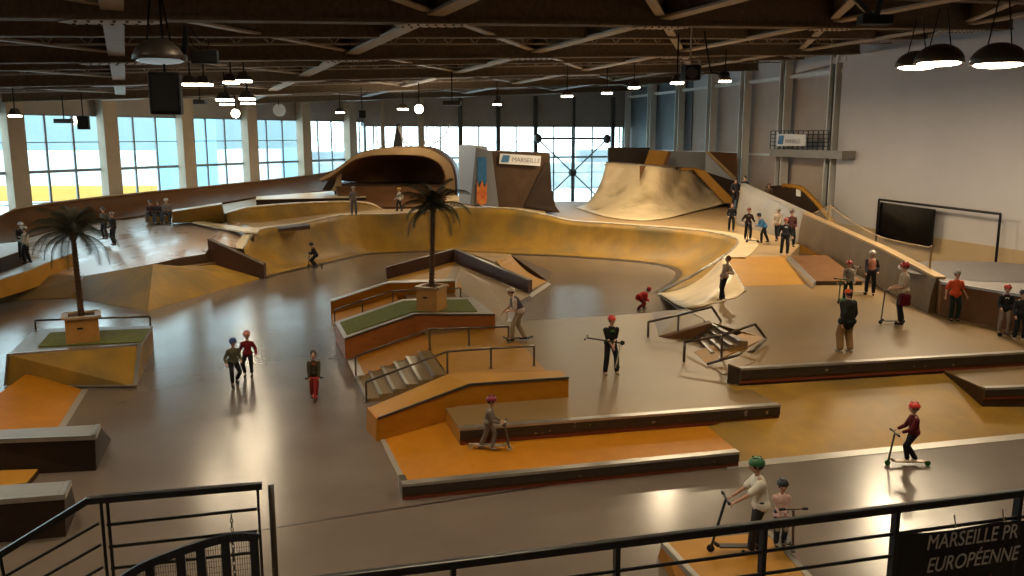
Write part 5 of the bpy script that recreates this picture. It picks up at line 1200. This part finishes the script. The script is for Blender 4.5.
# ================================================================ people
def ik(a, t, l1, l2, hint):
    d = t-a; L = d.length
    if L > (l1+l2)*.995: t = a+d*((l1+l2)*.995/L); d = t-a; L = d.length
    if L < abs(l1-l2)+.02: L = abs(l1-l2)+.02
    x = (l1*l1-l2*l2+L*L)/(2*L); h = math.sqrt(max(l1*l1-x*x, 0)); u = d.normalized()
    n = hint-u*hint.dot(u); n = n.normalized() if n.length > 1e-4 else V((1,0,0))
    return a+u*x+n*h, t
def remesh(o, vox):
    md = o.modifiers.new('surface', 'REMESH'); md.mode = 'VOXEL'; md.voxel_size = vox; md.use_smooth_shade = True
    sm = o.modifiers.new('soften', 'SMOOTH'); sm.factor = .5; sm.iterations = 3
def person(px, py, z, pytop, yaw, label, shirt, pants, helmet=None, hair=True, feet=((.05,.13),(-.05,-.13)), hands=None, lean=0, crouch=0, long=True, shoes=(.03,.03,.03), h=None,
           sit=False, twist=0, vest=None, gloves=None, pads=None, footz=(0,0), headpitch=0, skirt=0, pack=None, cap=None, group=None, skates=None, near=False, bulk=1.08, loc=None, logo=None, beanie=None):
    base = loc or P(px, py, z); top = PY(px, pytop, base.y).z
    H_ = h or (top-base.z)
    full = H_/(1-crouch*.35) if crouch else H_
    s = full/1.75; child = max(0, min(1, (1.6-full)/.6)); hs = 1.04+child*.38
    if sit: pass
    e = empty('person', base, label, 'person', group, rz=R(yaw))
    hip = V((-.0-lean*.12, 0, .965*(1-.0*child)))*s; hip.z -= crouch*.38*s
    if sit: hip = V((0, 0, .50*s))
    if helmet or cap: pass
    tl = .47*s; ld_ = R(lean*60); tw = V((math.sin(ld_), 0, math.cos(ld_)))
    neck = hip+tw*tl*(.97); sh = .175*s
    side = V((0,1,0)); 
    shL, shR = neck+side*sh-tw*.075*s, neck-side*sh-tw*.075*s
    hd = neck+(tw*.6+V((0,0,.4))).normalized()*(.19*s*hs)+V((.02*s,0,0)); hr = .098*s*hs
    th, sn = .43*s, .44*s
    L = []
    hips = [hip+side*.085*s-V((0,0,.03*s)), hip-side*.085*s-V((0,0,.03*s))]; legs = []
    for i in (0,1):
        fx, fy = feet[i]; an = V((fx*s, fy*s, (.085+footz[i])*s if not skates else (.085+footz[i])*s+.07))
        if sit: an = V((.42*s+fx*s, fy*s, .08*s))
        kn, an = ik(hips[i], an, th, sn, V((1, (0.25 if i == 0 else -.25), .05)))
        legs.append((hips[i], kn, an))
    if hands is None: hands = ((.10,.24,.88),(.10,-.24,.88))
    arms = []
    for i in (0,1):
        hx, hy, hz = hands[i]; t = V((hx, hy, hz))*s; S0 = (shL, shR)[i]
        el, wr = ik(S0, t, .29*s, .25*s, V((-.8, (.3 if i == 0 else -.3), -.5)))
        arms.append((S0, el, wr))
    # ---- body: one continuous skin
    m = MB(); c = 10
    m.cap(hip, hip+tw*.25*s, .105*s, .10*s); m.ball((hip+neck)/2+tw*.08*s, (.10*s,.145*s,.19*s), 12, 8, rot=Matrix.Rotation(ld_, 3, 'Y'))
    m.cap(shL, shR, .055*s, .055*s); m.cap(shL.lerp(neck,.45)+tw*.02*s, shR.lerp(neck,.45)+tw*.02*s, .05*s, .05*s); m.cap(neck-tw*.05*s, hd-V((0,0,hr*.6)), .052*s, .05*s)
    m.ball(hd, (hr*.98, hr*.80, hr*1.22), 16, 12); m.ball(hd+V((hr*.35,0,-hr*.55)), (hr*.55, hr*.55, hr*.55), 10, 8)
    m.cap(hd+V((hr*.93,0,.05*hr)), hd+V((hr*1.12,0,-hr*.22)), hr*.10, hr*.17, n=6)
    for sg in (-1,1): m.ball(hd+V((0,sg*hr*.84,-.05*hr)), (hr*.2, hr*.1, hr*.28), 8, 6)
    for S0, el, wr in arms:
        m.cap(S0, el, .046*s, .036*s); m.cap(el, wr, .037*s, .025*s)
        # hand: palm, four fingers, thumb
        d = (wr-el).normalized(); fw = V((0,0,-1)) if abs(d.z) < .9 else V((1,0,0)); sd_ = d.cross(fw).normalized(); curl = d.cross(sd_).normalized()
        if curl.z > 0: curl = -curl
        pc = wr+d*.05*s; m.ball(pc, (.045*s,.036*s,.018*s), 10, 6, rot=Matrix((d, sd_, d.cross(sd_))).transposed())
        for k, (off, ln) in enumerate(((-.027,.062),(-.009,.072),(.009,.068),(.027,.052))):
            f0 = pc+d*.035*s+sd_*off*s; f1 = f0+(d*.8+curl*.6).normalized()*ln*.5*s; f2 = f1+(d*.2+curl).normalized()*ln*.5*s; m.cap(f0, f1, .0095*s, .009*s, n=6); m.cap(f1, f2, .009*s, .008*s, n=6)
        t0 = pc-d*.01*s-sd_*.03*s; t1 = t0+(-sd_*.8+d*.5+curl*.4).normalized()*.035*s; m.cap(t0, t1, .012*s, .010*s, n=6); m.cap(t1, t1+(d*.8+curl*.5).normalized()*.03*s, .010*s, .008*s, n=6)
    for hp, kn, an in legs:
        m.cap(hp, kn, .078*s, .052*s); m.cap(kn, kn.lerp(an,.3), .052*s, .054*s); m.cap(kn.lerp(an,.3), an, .054*s, .034*s); m.cap(an, an+V((.1*s,0,-.04*s)), .035*s, .03*s, n=8)
    b = m.build('body', 'skin', e, smooth=True, local=True); remesh(b, .0085*s if near else .011*s)
    # ---- shirt
    def cl(m, name, mat, vox=.014):
        o = m.build(name, mat, e, smooth=True, local=True); remesh(o, vox*s); return o
    m = MB(); bot = hip-tw*(.04+skirt)*s
    m.cap(bot, hip+tw*.2*s, (.135+skirt*.1)*s*bulk, .13*s*bulk, n=14); m.ball(bot+tw*.04*s, (.155*s*bulk,.195*s*bulk,.14*s), 14, 8, rot=Matrix.Rotation(ld_, 3, 'Y')); m.ball((hip+neck)/2+tw*.08*s, (.128*s*bulk,.17*s*bulk,.205*s), 14, 8, rot=Matrix.Rotation(ld_, 3, 'Y')); m.cap(shL, shR, .074*s*bulk, .074*s*bulk)
    for S0, el, wr in arms:
        if long: m.cap(S0, el, .070*s*bulk, .060*s*bulk); m.cap(el, el.lerp(wr,.88), .058*s*bulk, .046*s*bulk)
        else: m.cap(S0, S0.lerp(el,.75), .074*s*bulk, .068*s*bulk)
    cl(m, 'shirt', plain(shirt))
    # ---- trousers
    m = MB(); m.ball(hip-V((0,0,.02*s)), (.118*s,.15*s,.12*s), 14, 8)
    for hp, kn, an in legs:
        m.cap(hp, kn, .094*s*bulk, .076*s*bulk); m.cap(kn, kn.lerp(an,.9), .078*s*bulk, .066*s*bulk)
    cl(m, 'trousers', plain(pants))
    # ---- shoes / skates
    for hp, kn, an in legs:
        m = MB(); f = V((an.x, an.y, an.z-.045*s)); m.cap(f+V((-.05*s,0,-.0)), f+V((.13*s,0,-.01*s)), .042*s, .036*s, n=10)
        if skates: m.cap(an+V((-.01*s,0,.10*s)), f, .055*s, .055*s)
        o = m.build('shoe', plain(skates or shoes), e, smooth=True, local=True)
        if skates:
            m = MB()
            for k in range(4): q = f+V(((-.09+.07*k)*s,0,-.065)); m.tube(q+V((0,-.012,0)), q+V((0,.012,0)), .035, n=12)
            m.bar(f+V((-.1*s,0,-.04)), f+V((.13*s,0,-.04)), .025, .03); m.build('wheels', 'rubber', o, local=True)
    # ---- head
    m = MB()
    for sg in (-1,1): m.ball(hd+V((hr*.86,sg*hr*.34,hr*.12)), (hr*.09,hr*.13,hr*.08), 8, 6)
    m.build('eyes', 'eye', e, smooth=True, local=True)
    m = MB(); m.ball(hd+V((hr*.88,0,-hr*.52)), (hr*.07,hr*.26,hr*.06), 8, 5); m.build('mouth', 'lips', e, smooth=True, local=True)
    m = MB(); m.ball(hd+V((-hr*.12,0,hr*.12)), (hr*1.04,hr*.90,hr*1.2), 16, 10, zmin=-.45 if hair else 0.1)
    m.build('hair', plain(hair) if isinstance(hair, tuple) else 'hair', e, smooth=True, local=True)
    if helmet:
        m = MB(); hc = hd+V((-hr*.05,0,hr*.32)); m.ball(hc, (hr*1.28,hr*1.12,hr*1.12), 20, 12, zmin=-.12)
        m.bar(hc+V((hr*1.05,-hr*.7,-.02*hr)), hc+V((hr*1.05,hr*.7,-.02*hr)), hr*.35, hr*.07); ho = m.build('helmet', plain(helmet, .35), e, smooth=True, local=True)
        m = MB()
        for k in (-1,0,1): m.bar(hc+V((-hr*.7,k*hr*.42,hr*.88)), hc+V((hr*.7,k*hr*.42,hr*.88)), hr*.12, hr*.35)
        m.build('vents', 'rubber', ho, local=True)
        m = MB()
        for sg in (-1,1): m.bar(hc+V((0,sg*hr*1.0,0)), hd+V((hr*.35,sg*hr*.3,-hr*1.08)), .012*s, .006*s)
        m.build('strap', 'rubber', ho, local=True)
    if cap or beanie:
        m = MB(); hc = hd+V((0,0,hr*.35)); m.ball(hc, (hr*1.1,hr*1.0,hr*.98), 16, 10, zmin=-.15)
        if cap: m.box(hc+V((hr*1.2,0,0)), (hr*.9,hr*1.3,hr*.08))
        m.build('cap', plain(cap or beanie), e, smooth=True, local=True)
    if vest:
        m = MB(); m.cap(hip+tw*.06*s, hip+tw*.25*s, .152*s*bulk, .148*s*bulk); m.ball((hip+neck)/2+tw*.08*s, (.145*s*bulk,.178*s*bulk,.20*s), 14, 8, rot=Matrix.Rotation(ld_, 3, 'Y')); cl(m, 'vest', plain(vest))
    if pack:
        q = (hip+neck)/2+V((-.2*s,0,.02*s)); m = MB(); m.box(q, (.16*s,.26*s,.36*s)); m.build('backpack', plain(pack), e, local=True, bevel=.04*s)
    if pads:
        for hp, kn, an in legs: m = MB(); m.ball(kn+V((.03*s,0,0)), (.06*s,.07*s,.09*s), 10, 8); m.build('knee_pad', plain(pads), e, smooth=True, local=True)
        for S0, el, wr in arms: m = MB(); m.ball(el, (.06*s,.06*s,.06*s), 10, 8); m.build('elbow_pad', plain(pads), e, smooth=True, local=True)
    if logo:
        q = (hip+neck)/2+tw*.1*s; M3 = Matrix.Rotation(ld_, 3, 'Y'); m = MB(); m.ball(q+M3@V((.118*s,0,0)), (.012*s,.07*s,.075*s), 14, 8, rot=M3); m.build('print', plain(logo), e, smooth=True, local=True)
    e['s_'] = s
    del e['s_']
    return e, base, s, arms, legs
def lw(e, base, yaw, p): return base+Matrix.Rotation(R(yaw), 3, 'Z')@V(p)
def scooter(base, yaw, L, hgt, label, stem=(.03,.03,.03), deck=(.25,.25,.25), wheel=(.02,.02,.02), lean=(0,0), tilt=None, bars=.42, group=None):
    """kick scooter: deck, stem, handlebar, wheels. base: middle of the deck on the ground"""
    e = empty('scooter', base, label, 'scooter', group, rz=R(yaw)); r = .055
    if tilt: e.rotation_euler = (R(tilt[0]), R(tilt[1]), R(yaw))
    m = MB(); m.box((0,0,.09), (L*.72,.12,.025)); m.bar(V((L*.36,0,.09)), V((L*.45,0,.14)), .05); m.bar(V((-L*.36,0,.10)), V((-L*.5,0,.09)), .05,.02); m.build('deck', plain(deck, .4, .3), e, local=True, bevel=.006)
    hb = V((L*.40+lean[0], lean[1], hgt)); ft = V((L*.5,0,.10))
    m = MB(); m.tube(ft, hb, .02); m.tube(ft, V((L*.52,0,r)), .022); m.build('stem', plain(stem, .35, .3), e, local=True)
    m = MB(); m.tube(hb+V((0,-bars/2,.02)), hb+V((0,bars/2,.02)), .014); m.build('handlebar', plain(stem, .35, .3), e, local=True)
    for sg in (-1,1): m = MB(); m.tube(hb+V((0,sg*bars*.5,.02)), hb+V((0,sg*bars*.30,.02)), .021); m.build('grip', 'rubber', e, local=True)
    for x in (L*.52,-L*.46):
        m = MB(); m.tube(V((x,-.014,r)), V((x,.014,r)), r, n=18); m.tube(V((x,-.016,r)), V((x,.016,r)), r*.5, n=12); m.build('wheel', plain(wheel), e, local=True)
    return e
BK = (.014,.014,.016); DK_ = (.03,.028,.03); WH = (.62,.60,.56); RD = (.42,.03,.02); GY = (.17,.16,.15)
# --- lower-left floor
person(234.5,385.5,0,340,-55,'child in blue helmet and olive shirt on inline skates, reaching toward another',(.10,.095,.065),BK,helmet=(.02,.06,.22),feet=((-.18,.16),(.28,-.14)),hands=((.32,.18,.98),(.2,-.3,.9)),lean=.18,crouch=.12,skates=(.20,.19,.22),pads=(.02,.02,.02))
person(249,377,0,333,-85,'child in pink helmet and dark red jacket standing on skates',(.17,.012,.02),BK,helmet=(.72,.26,.22),hands=((.12,.34,.95),(.1,-.3,1.0)),skates=(.4,.36,.34),feet=((.02,.12),(.0,-.14)))
E,b,s,ar,lg = person(315,398,0.0,352,-78,'dark haired child on a small red scooter, dark top and red front',(.045,.035,.02),(.22,.03,.025),hair=True,hands=((.3,.17,.85),(.3,-.17,.85)),feet=((.1,.05),(-.15,-.1)),lean=.08,logo=(.30,.03,.03),near=False)
scooter(b+V((.02,-.05,0)),-78,.62,.72*s*1.2,'small red scooter under the dark haired child',stem=(.45,.03,.03),deck=(.4,.04,.04))
# --- bowl, rear
E,b,s,ar,lg = person(315.5,267,0,244.5,185,'small dark clothed child crouching on a scooter at the foot of the bowl wall',BK,BK,helmet=BK,lean=.4,crouch=.45,hands=((.4,.15,.95),(.4,-.15,.95)),h=1.12)
scooter(b,185,.65,.7,'scooter under the crouching child at the bowl foot',stem=(.05,.04,.04),deck=(.1,.05,.04))
E,b,s,ar,lg = person(353.5,216,1.98,186,-80,'slim rider in grey standing on the bowl edge behind the bowl wall',(.17,.13,.12),(.12,.10,.11),helmet=(.28,.24,.22),hands=((.05,.33,1.12),(.2,-.2,1.0)),h=1.55,loc=P(353.5,215.5,2.0)+V((0,.2,0)))
person(397.5,212,2.0,188.5,160,'rider in yellow helmet and white shirt walking before the tunnel',WH,DK_,helmet=(.75,.48,.08),hands=((.25,.2,.95),(-.1,-.3,.9)),feet=((.15,.1),(-.15,-.1)),long=True,h=1.3,loc=P(397.5,212.5,2.0)+V((0,.9,0)))
# three seated
for px, sc_, hl, sh_, lb in ((152,1.65,(.03,.025,.02),(.08,.04,.035),'seated boy with dark hair, leftmost on the small box'),(159.5,1.6,None,(.05,.045,.05),'seated boy in dark top in the middle of three on the box'),(168,1.78,(.55,.55,.52),(.22,.19,.18),'seated boy with pale helmet, rightmost on the box')):
    b0 = P(px,222.5,1.75); person(px,222,1.75,200,-75,lb,sh_,(.09,.09,.10),helmet=hl,sit=True,h=sc_,hands=((.3,.12,.66),(.3,-.12,.66)),feet=((0,.12),(0,-.12)),lean=.25,loc=b0,shoes=(.3,.3,.3))
# far left pairs
person(23,258,1.25,224,-60,'rider with white helmet and dark jacket at the far left edge',(.05,.03,.025),DK_,helmet=(.6,.6,.58),hands=((.3,.05,1.1),(.3,-.12,1.1)),h=1.5,loc=P(24,259,1.3))
person(31,262,1.25,228,180,'rider with pale helmet and light grey shirt at the far left edge',(.42,.40,.36),BK,helmet=(.5,.45,.38),hands=((.3,.15,1.1),(.3,-.1,1.1)),h=1.45,loc=P(32,262,1.3)+V((0,-.3,0)))
person(105.5,240,1.45,211,-100,'rider in grey standing behind the left palm, hands on hips',(.13,.12,.10),DK_,helmet=(.07,.06,.05),hands=((.05,.30,1.0),(.05,-.30,1.0)),h=1.5,loc=P(105.5,239,1.4))
person(115,246,1.4,213,-120,'rider in dark clothes and pale helmet right of the left palm',(.035,.025,.02),BK,helmet=(.26,.22,.19),hands=((.25,.2,.95),(.15,-.25,.9)),h=1.5,loc=P(114.5,245,1.35))
# --- central box riders
E,b,s,ar,lg = person(517,342,HP,293,182,'rider in white helmet with dark vest leaning forward, beige trousers, on the central platform',(.50,.40,.34),(.30,.225,.15),helmet=(.66,.54,.42),lean=.45,crouch=.10,hands=((.35,.25,.95),(.45,-.2,.85)),vest=(.07,.055,.06),long=False,feet=((.2,.1),(-.2,-.1)),h=1.52,loc=P(518,340,HP+.08))
m = MB(); sk = empty('skateboard', P(518,341,HP), 'dark skateboard under the leaning rider in white helmet', 'skateboard', rz=R(5))
m.box((0,0,.085), (.62,.2,.015)); m.box((.36,0,.105), (.14,.19,.012), M3=Matrix.Rotation(-.3,3,'Y')); m.box((-.36,0,.105), (.14,.19,.012), M3=Matrix.Rotation(.3,3,'Y')); m.build('deck','rubber',sk,local=True)
for x in (-.24,.24):
    for y in (-.08,.08): m = MB(); m.tube((x,y-.018,.03),(x,y+.018,.03),.028,n=12); m.build('wheel','white_paint',sk,local=True)
E,b,s,ar,lg = person(489,450,lo,399,-8,'child in dark red helmet and grey clothes riding the low orange step',(.16,.13,.105),(.17,.145,.125),helmet=(.20,.01,.03),hands=((.36,.14,.98),(.38,-.14,.98)),lean=.15,feet=((.1,-.03),(-.3,.06)),footz=(.03,.0),shoes=(.3,.28,.26),crouch=.05,pads=(.1,.09,.08))
scooter(P(489,449.5,lo),-8,.78,.80*s*1.15,'silver grey scooter on the low orange step',stem=(.10,.09,.08),deck=(.45,.40,.33),wheel=(.5,.42,.3))
E,b,s,ar,lg = person(610,374,HP,316,-75,'skater in red helmet and black shirt holding a scooter upright on the platform',(.012,.012,.012),(.014,.014,.018),helmet=(.60,.04,.03),hands=((.26,.0,.96),(.26,-.04,.90)),long=False,feet=((.05,.19),(.03,-.17)),logo=(.07,.19,.03),shoes=(.2,.16,.12),lean=.06,near=True)
sc = scooter(b+V((.12,-.30,.02)),100,.62,.9,'silver and black scooter held upright by the skater in the black shirt',stem=(.03,.03,.03),deck=(.52,.46,.40),lean=(0,0)); sc.rotation_euler = (0,R(-80),R(-14)); sc.location = b+V((.24,-.3,.52))
E,b,s,ar,lg = person(641,309,0,290,20,'rider in a red hoodie crouched low riding across the grey floor',(.36,.018,.018),(.16,.02,.02),beanie=(.36,.02,.02),lean=1.1,crouch=.75,hands=((.45,.2,.45),(.4,-.2,.5)),h=.85,bulk=1.35,feet=((.25,.12),(-.25,-.12)))
E,b,s,ar,lg = person(724,301,DK,265,200,'rider in pale top and black trousers riding the pale quarter pipe corner',(.42,.29,.21),BK,hair=(.13,.06,.035),hands=((.15,.4,1.15),(-.1,-.35,1.0)),lean=-.25,feet=((.2,.05),(-.05,-.1)),h=1.45,loc=P(724,300.5,DK))
# --- front right
E,b,s,ar,lg = person(757,551,.4,459.5,178,'tall teenager in green helmet and white shirt holding a scooter on the front box',(.74,.70,.64),(.028,.03,.028),helmet=(.03,.15,.05),long=False,lean=.14,hands=((.50,.16,.98),(.46,-.16,.98)),feet=((.14,.1),(-.08,-.1)),near=True,skirt=.06,loc=P(757,551,.41))
scooter(b+V((-.30,-.02,0)),180,.72,.80,'black scooter held by the teenager in the green helmet',stem=(.02,.02,.02),deck=(.05,.045,.04),lean=(-.10,0))
E,b,s,ar,lg = person(779,547,.4,483,-92,'small child in black helmet and long pink top beside the teenager',(.66,.45,.42),(.03,.04,.06),helmet=(.02,.022,.03),hands=((.24,.0,.86),(.22,.08,.98)),feet=((.02,.1),(.05,-.1)),near=True,skirt=.10,pads=(.4,.35,.32),loc=P(779,545,.41))
scooter(b+V((.10,.02,0)),-85,.5,.62,'small scooter beside the child in the pink top',stem=(.13,.08,.05),deck=(.1,.1,.1),wheel=(.3,.3,.3))
E,b,s,ar,lg = person(911,464,0,405,178,'rider in red helmet and dark red top scooting along the floor at right',(.10,.012,.014),BK,helmet=(.66,.05,.03),hands=((.38,.16,1.0),(.38,-.16,1.0)),feet=((.12,0),(-.12,.0)),footz=(.07,.07),lean=.05)
scooter(P(908.5,465.5,0),178,.78,.9*s*1.05,'scooter with green wheels under the rider in the dark red top',stem=(.06,.07,.04),deck=(.38,.28,.2),wheel=(.03,.17,.03))
# --- right deck
person(845,352,DK,289,112,'man in dark green jacket, orange cap and tan trousers seen from behind',(.014,.016,.011),(.26,.15,.06),beanie=(.62,.10,.03),hands=((-.12,.26,.85),(.12,-.28,.85)),skirt=.10,shoes=(.42,.36,.28),bulk=1.4)
E,b,s,ar,lg = person(848,300,DK,262,-95,'rider in red helmet with white and black jacket beside the wedge box',(.30,.27,.22),(.02,.03,.02),helmet=(.40,.04,.04),vest=(.20,.17,.14),hands=((.25,.2,.9),(.25,-.2,.9)),crouch=.0,loc=P(847,300,DK))
scooter(b+V((-.3,-.35,0)),-130,.6,.75,'scooter with green parts beside the rider in white and black',stem=(.03,.09,.03),deck=(.03,.12,.03))
E,b,s,ar,lg = person(869,294,DK,251,-110,'rider in white helmet with salmon top and black sleeves holding a scooter',(.03,.025,.028),BK,helmet=(.62,.55,.50),vest=(.52,.22,.15),hands=((.15,.25,.95),(.35,-.2,.9)),loc=P(869.5,294.5,DK))
scooter(b+V((-.42,-.1,0)),-160,.6,.95,'pale scooter held upright by the rider in the white helmet',stem=(.55,.45,.35),deck=(.4,.35,.3),lean=(-.1,0))
E,b,s,ar,lg = person(901,323.5,DK,262,170,'rider in red helmet with cream top and red bag, scooter at his side',(.46,.36,.27),BK,helmet=(.50,.03,.03),hands=((.32,.15,1.02),(.28,-.15,1.0)),long=False,logo=(.3,.05,.05),skirt=.02)
m = MB(); rot_ = b+V((-.05,-.2,.72*s)); m.box(rot_, (.30*s,.2*s,.34*s)); tag(m.build('red_bag', plain((.08,.005,.009)), bevel=.05), 'dark red bag carried by the rider in the cream top', 'bag')
scooter(b+V((-.32,-.05,0)),180,.55,.95*s,'dark scooter beside the rider with the red bag',stem=(.05,.05,.05),deck=(.04,.04,.04))
person(953,320.5,DK,271,-95,'rider in grey helmet and orange red shirt standing arms slightly out',(.62,.085,.03),(.016,.024,.018),helmet=(.36,.33,.29),long=False,hands=((.06,.36,.90),(.06,-.34,.88)),feet=((.02,.12),(.02,-.1)))
E,b,s,ar,lg = person(1003,334,DK,286,-110,'rider in red helmet and black top with a white mark holding a scooter',(.016,.016,.018),(.24,.19,.15),helmet=(.52,.04,.04),logo=(.6,.58,.54),hands=((.25,.22,.95),(.3,-.2,1.0)),loc=P(1003,334,DK))
scooter(b+V((.02,-.38,0)),-20,.62,.8,'black scooter in front of the rider with the white marked top',stem=(.03,.03,.03),deck=(.04,.04,.04))
person(1018.5,340,DK,291,-100,'rider in black helmet and black clothes cut by the right edge',(.02,.02,.024),BK,helmet=(.025,.025,.028),hands=((.25,.2,.95),(.2,-.25,.9)),shoes=(.4,.36,.33),loc=P(1018.5,340,DK))
# --- rear right group
person(731,232,1.5,207,-100,'slim rider in black standing alone at the end of the bowl wall',BK,BK,hair=(.05,.02,.015),hands=((.12,.2,.95),(.12,-.2,.95)),h=1.4,loc=P(731,231,1.5))
person(747.5,241,1.5,209,-90,'rider in dark red helmet and black jacket with white front, rear right',(.03,.015,.018),BK,helmet=(.16,.02,.025),logo=(.42,.34,.30),hands=((.1,.34,1.0),(.1,-.34,1.0)),h=1.45,loc=P(747.5,239.5,1.5))
E,b,s,ar,lg = person(762.5,243,1.5,214.5,180,'rider in blue shirt and black helmet bent over a scooter',(.06,.18,.36),BK,helmet=BK,lean=.55,crouch=.05,hands=((.42,.1,1.0),(.45,-.1,.95)),feet=((.1,.1),(-.35,-.1)),h=1.35,loc=P(762.5,242.5,1.5))
scooter(b+V((-.45,0,0)),180,.5,.85,'dark scooter under the rider in the blue shirt',stem=(.03,.03,.03),deck=(.05,.05,.05))
person(776,243,1.5,211,-130,'rider in cream shirt with pale helmet behind the numbered rider',(.48,.38,.29),BK,helmet=(.34,.32,.25),hands=((.4,.25,1.0),(.2,-.2,.95)),h=1.5,loc=P(777,241,1.5),feet=((.3,.1),(-.2,-.1)))
person(790,250,1.5,213,-90,'rider in dark clothes and brown cap close to the barrier wall',(.09,.035,.03),BK,helmet=(.10,.03,.025),hands=((.15,.2,.95),(.15,-.2,.95)),h=1.6,loc=P(790,246.5,1.5))
person(784,255.5,1.5,222,-95,'rider in black with a white number on the chest, front of the rear group',(.02,.02,.025),(.018,.018,.022),helmet=(.30,.07,.05),logo=(.6,.58,.56),hands=((.1,.32,.9),(.1,-.32,.9)),shoes=(.5,.46,.42),h=1.5,loc=P(784,255,1.5))
# --- behind barrier
bl = pts_barrier
for px, py, lb, c_ in ((736,178,'dark figure standing at the far end of the barrier wall',BK),(745,176,'figure in black with helmet behind the far barrier wall',(.02,.02,.03)),(757,190,'figure in dark blue looking over the barrier wall',(.03,.05,.10)),(769,183,'figure in brown behind the barrier wall near the wall ride',(.07,.045,.03))):
    q = PY(px, py, 47); 
    person(px, 0, 0, 0, -90, lb, c_, BK, helmet=c_, h=1.6, loc=V((q.x, 47, q.z-1.6)), hands=((.2,.2,1.0),(.2,-.2,1.0)))

# ---------------------------------------------------------------- render look
scene.view_settings.view_transform = 'Standard'
scene.view_settings.look = 'None'
scene.view_settings.gamma = 1.0
scene.view_settings.use_curve_mapping = False
scene.view_settings.exposure = -0.12
scene.cycles.max_bounces = 8
scene.cycles.diffuse_bounces = 4
scene.cycles.glossy_bounces = 3
scene.cycles.transparent_max_bounces = 12
scene.cycles.caustics_reflective = False
scene.cycles.caustics_refractive = False
scene.cycles.sample_clamp_indirect = 6.0
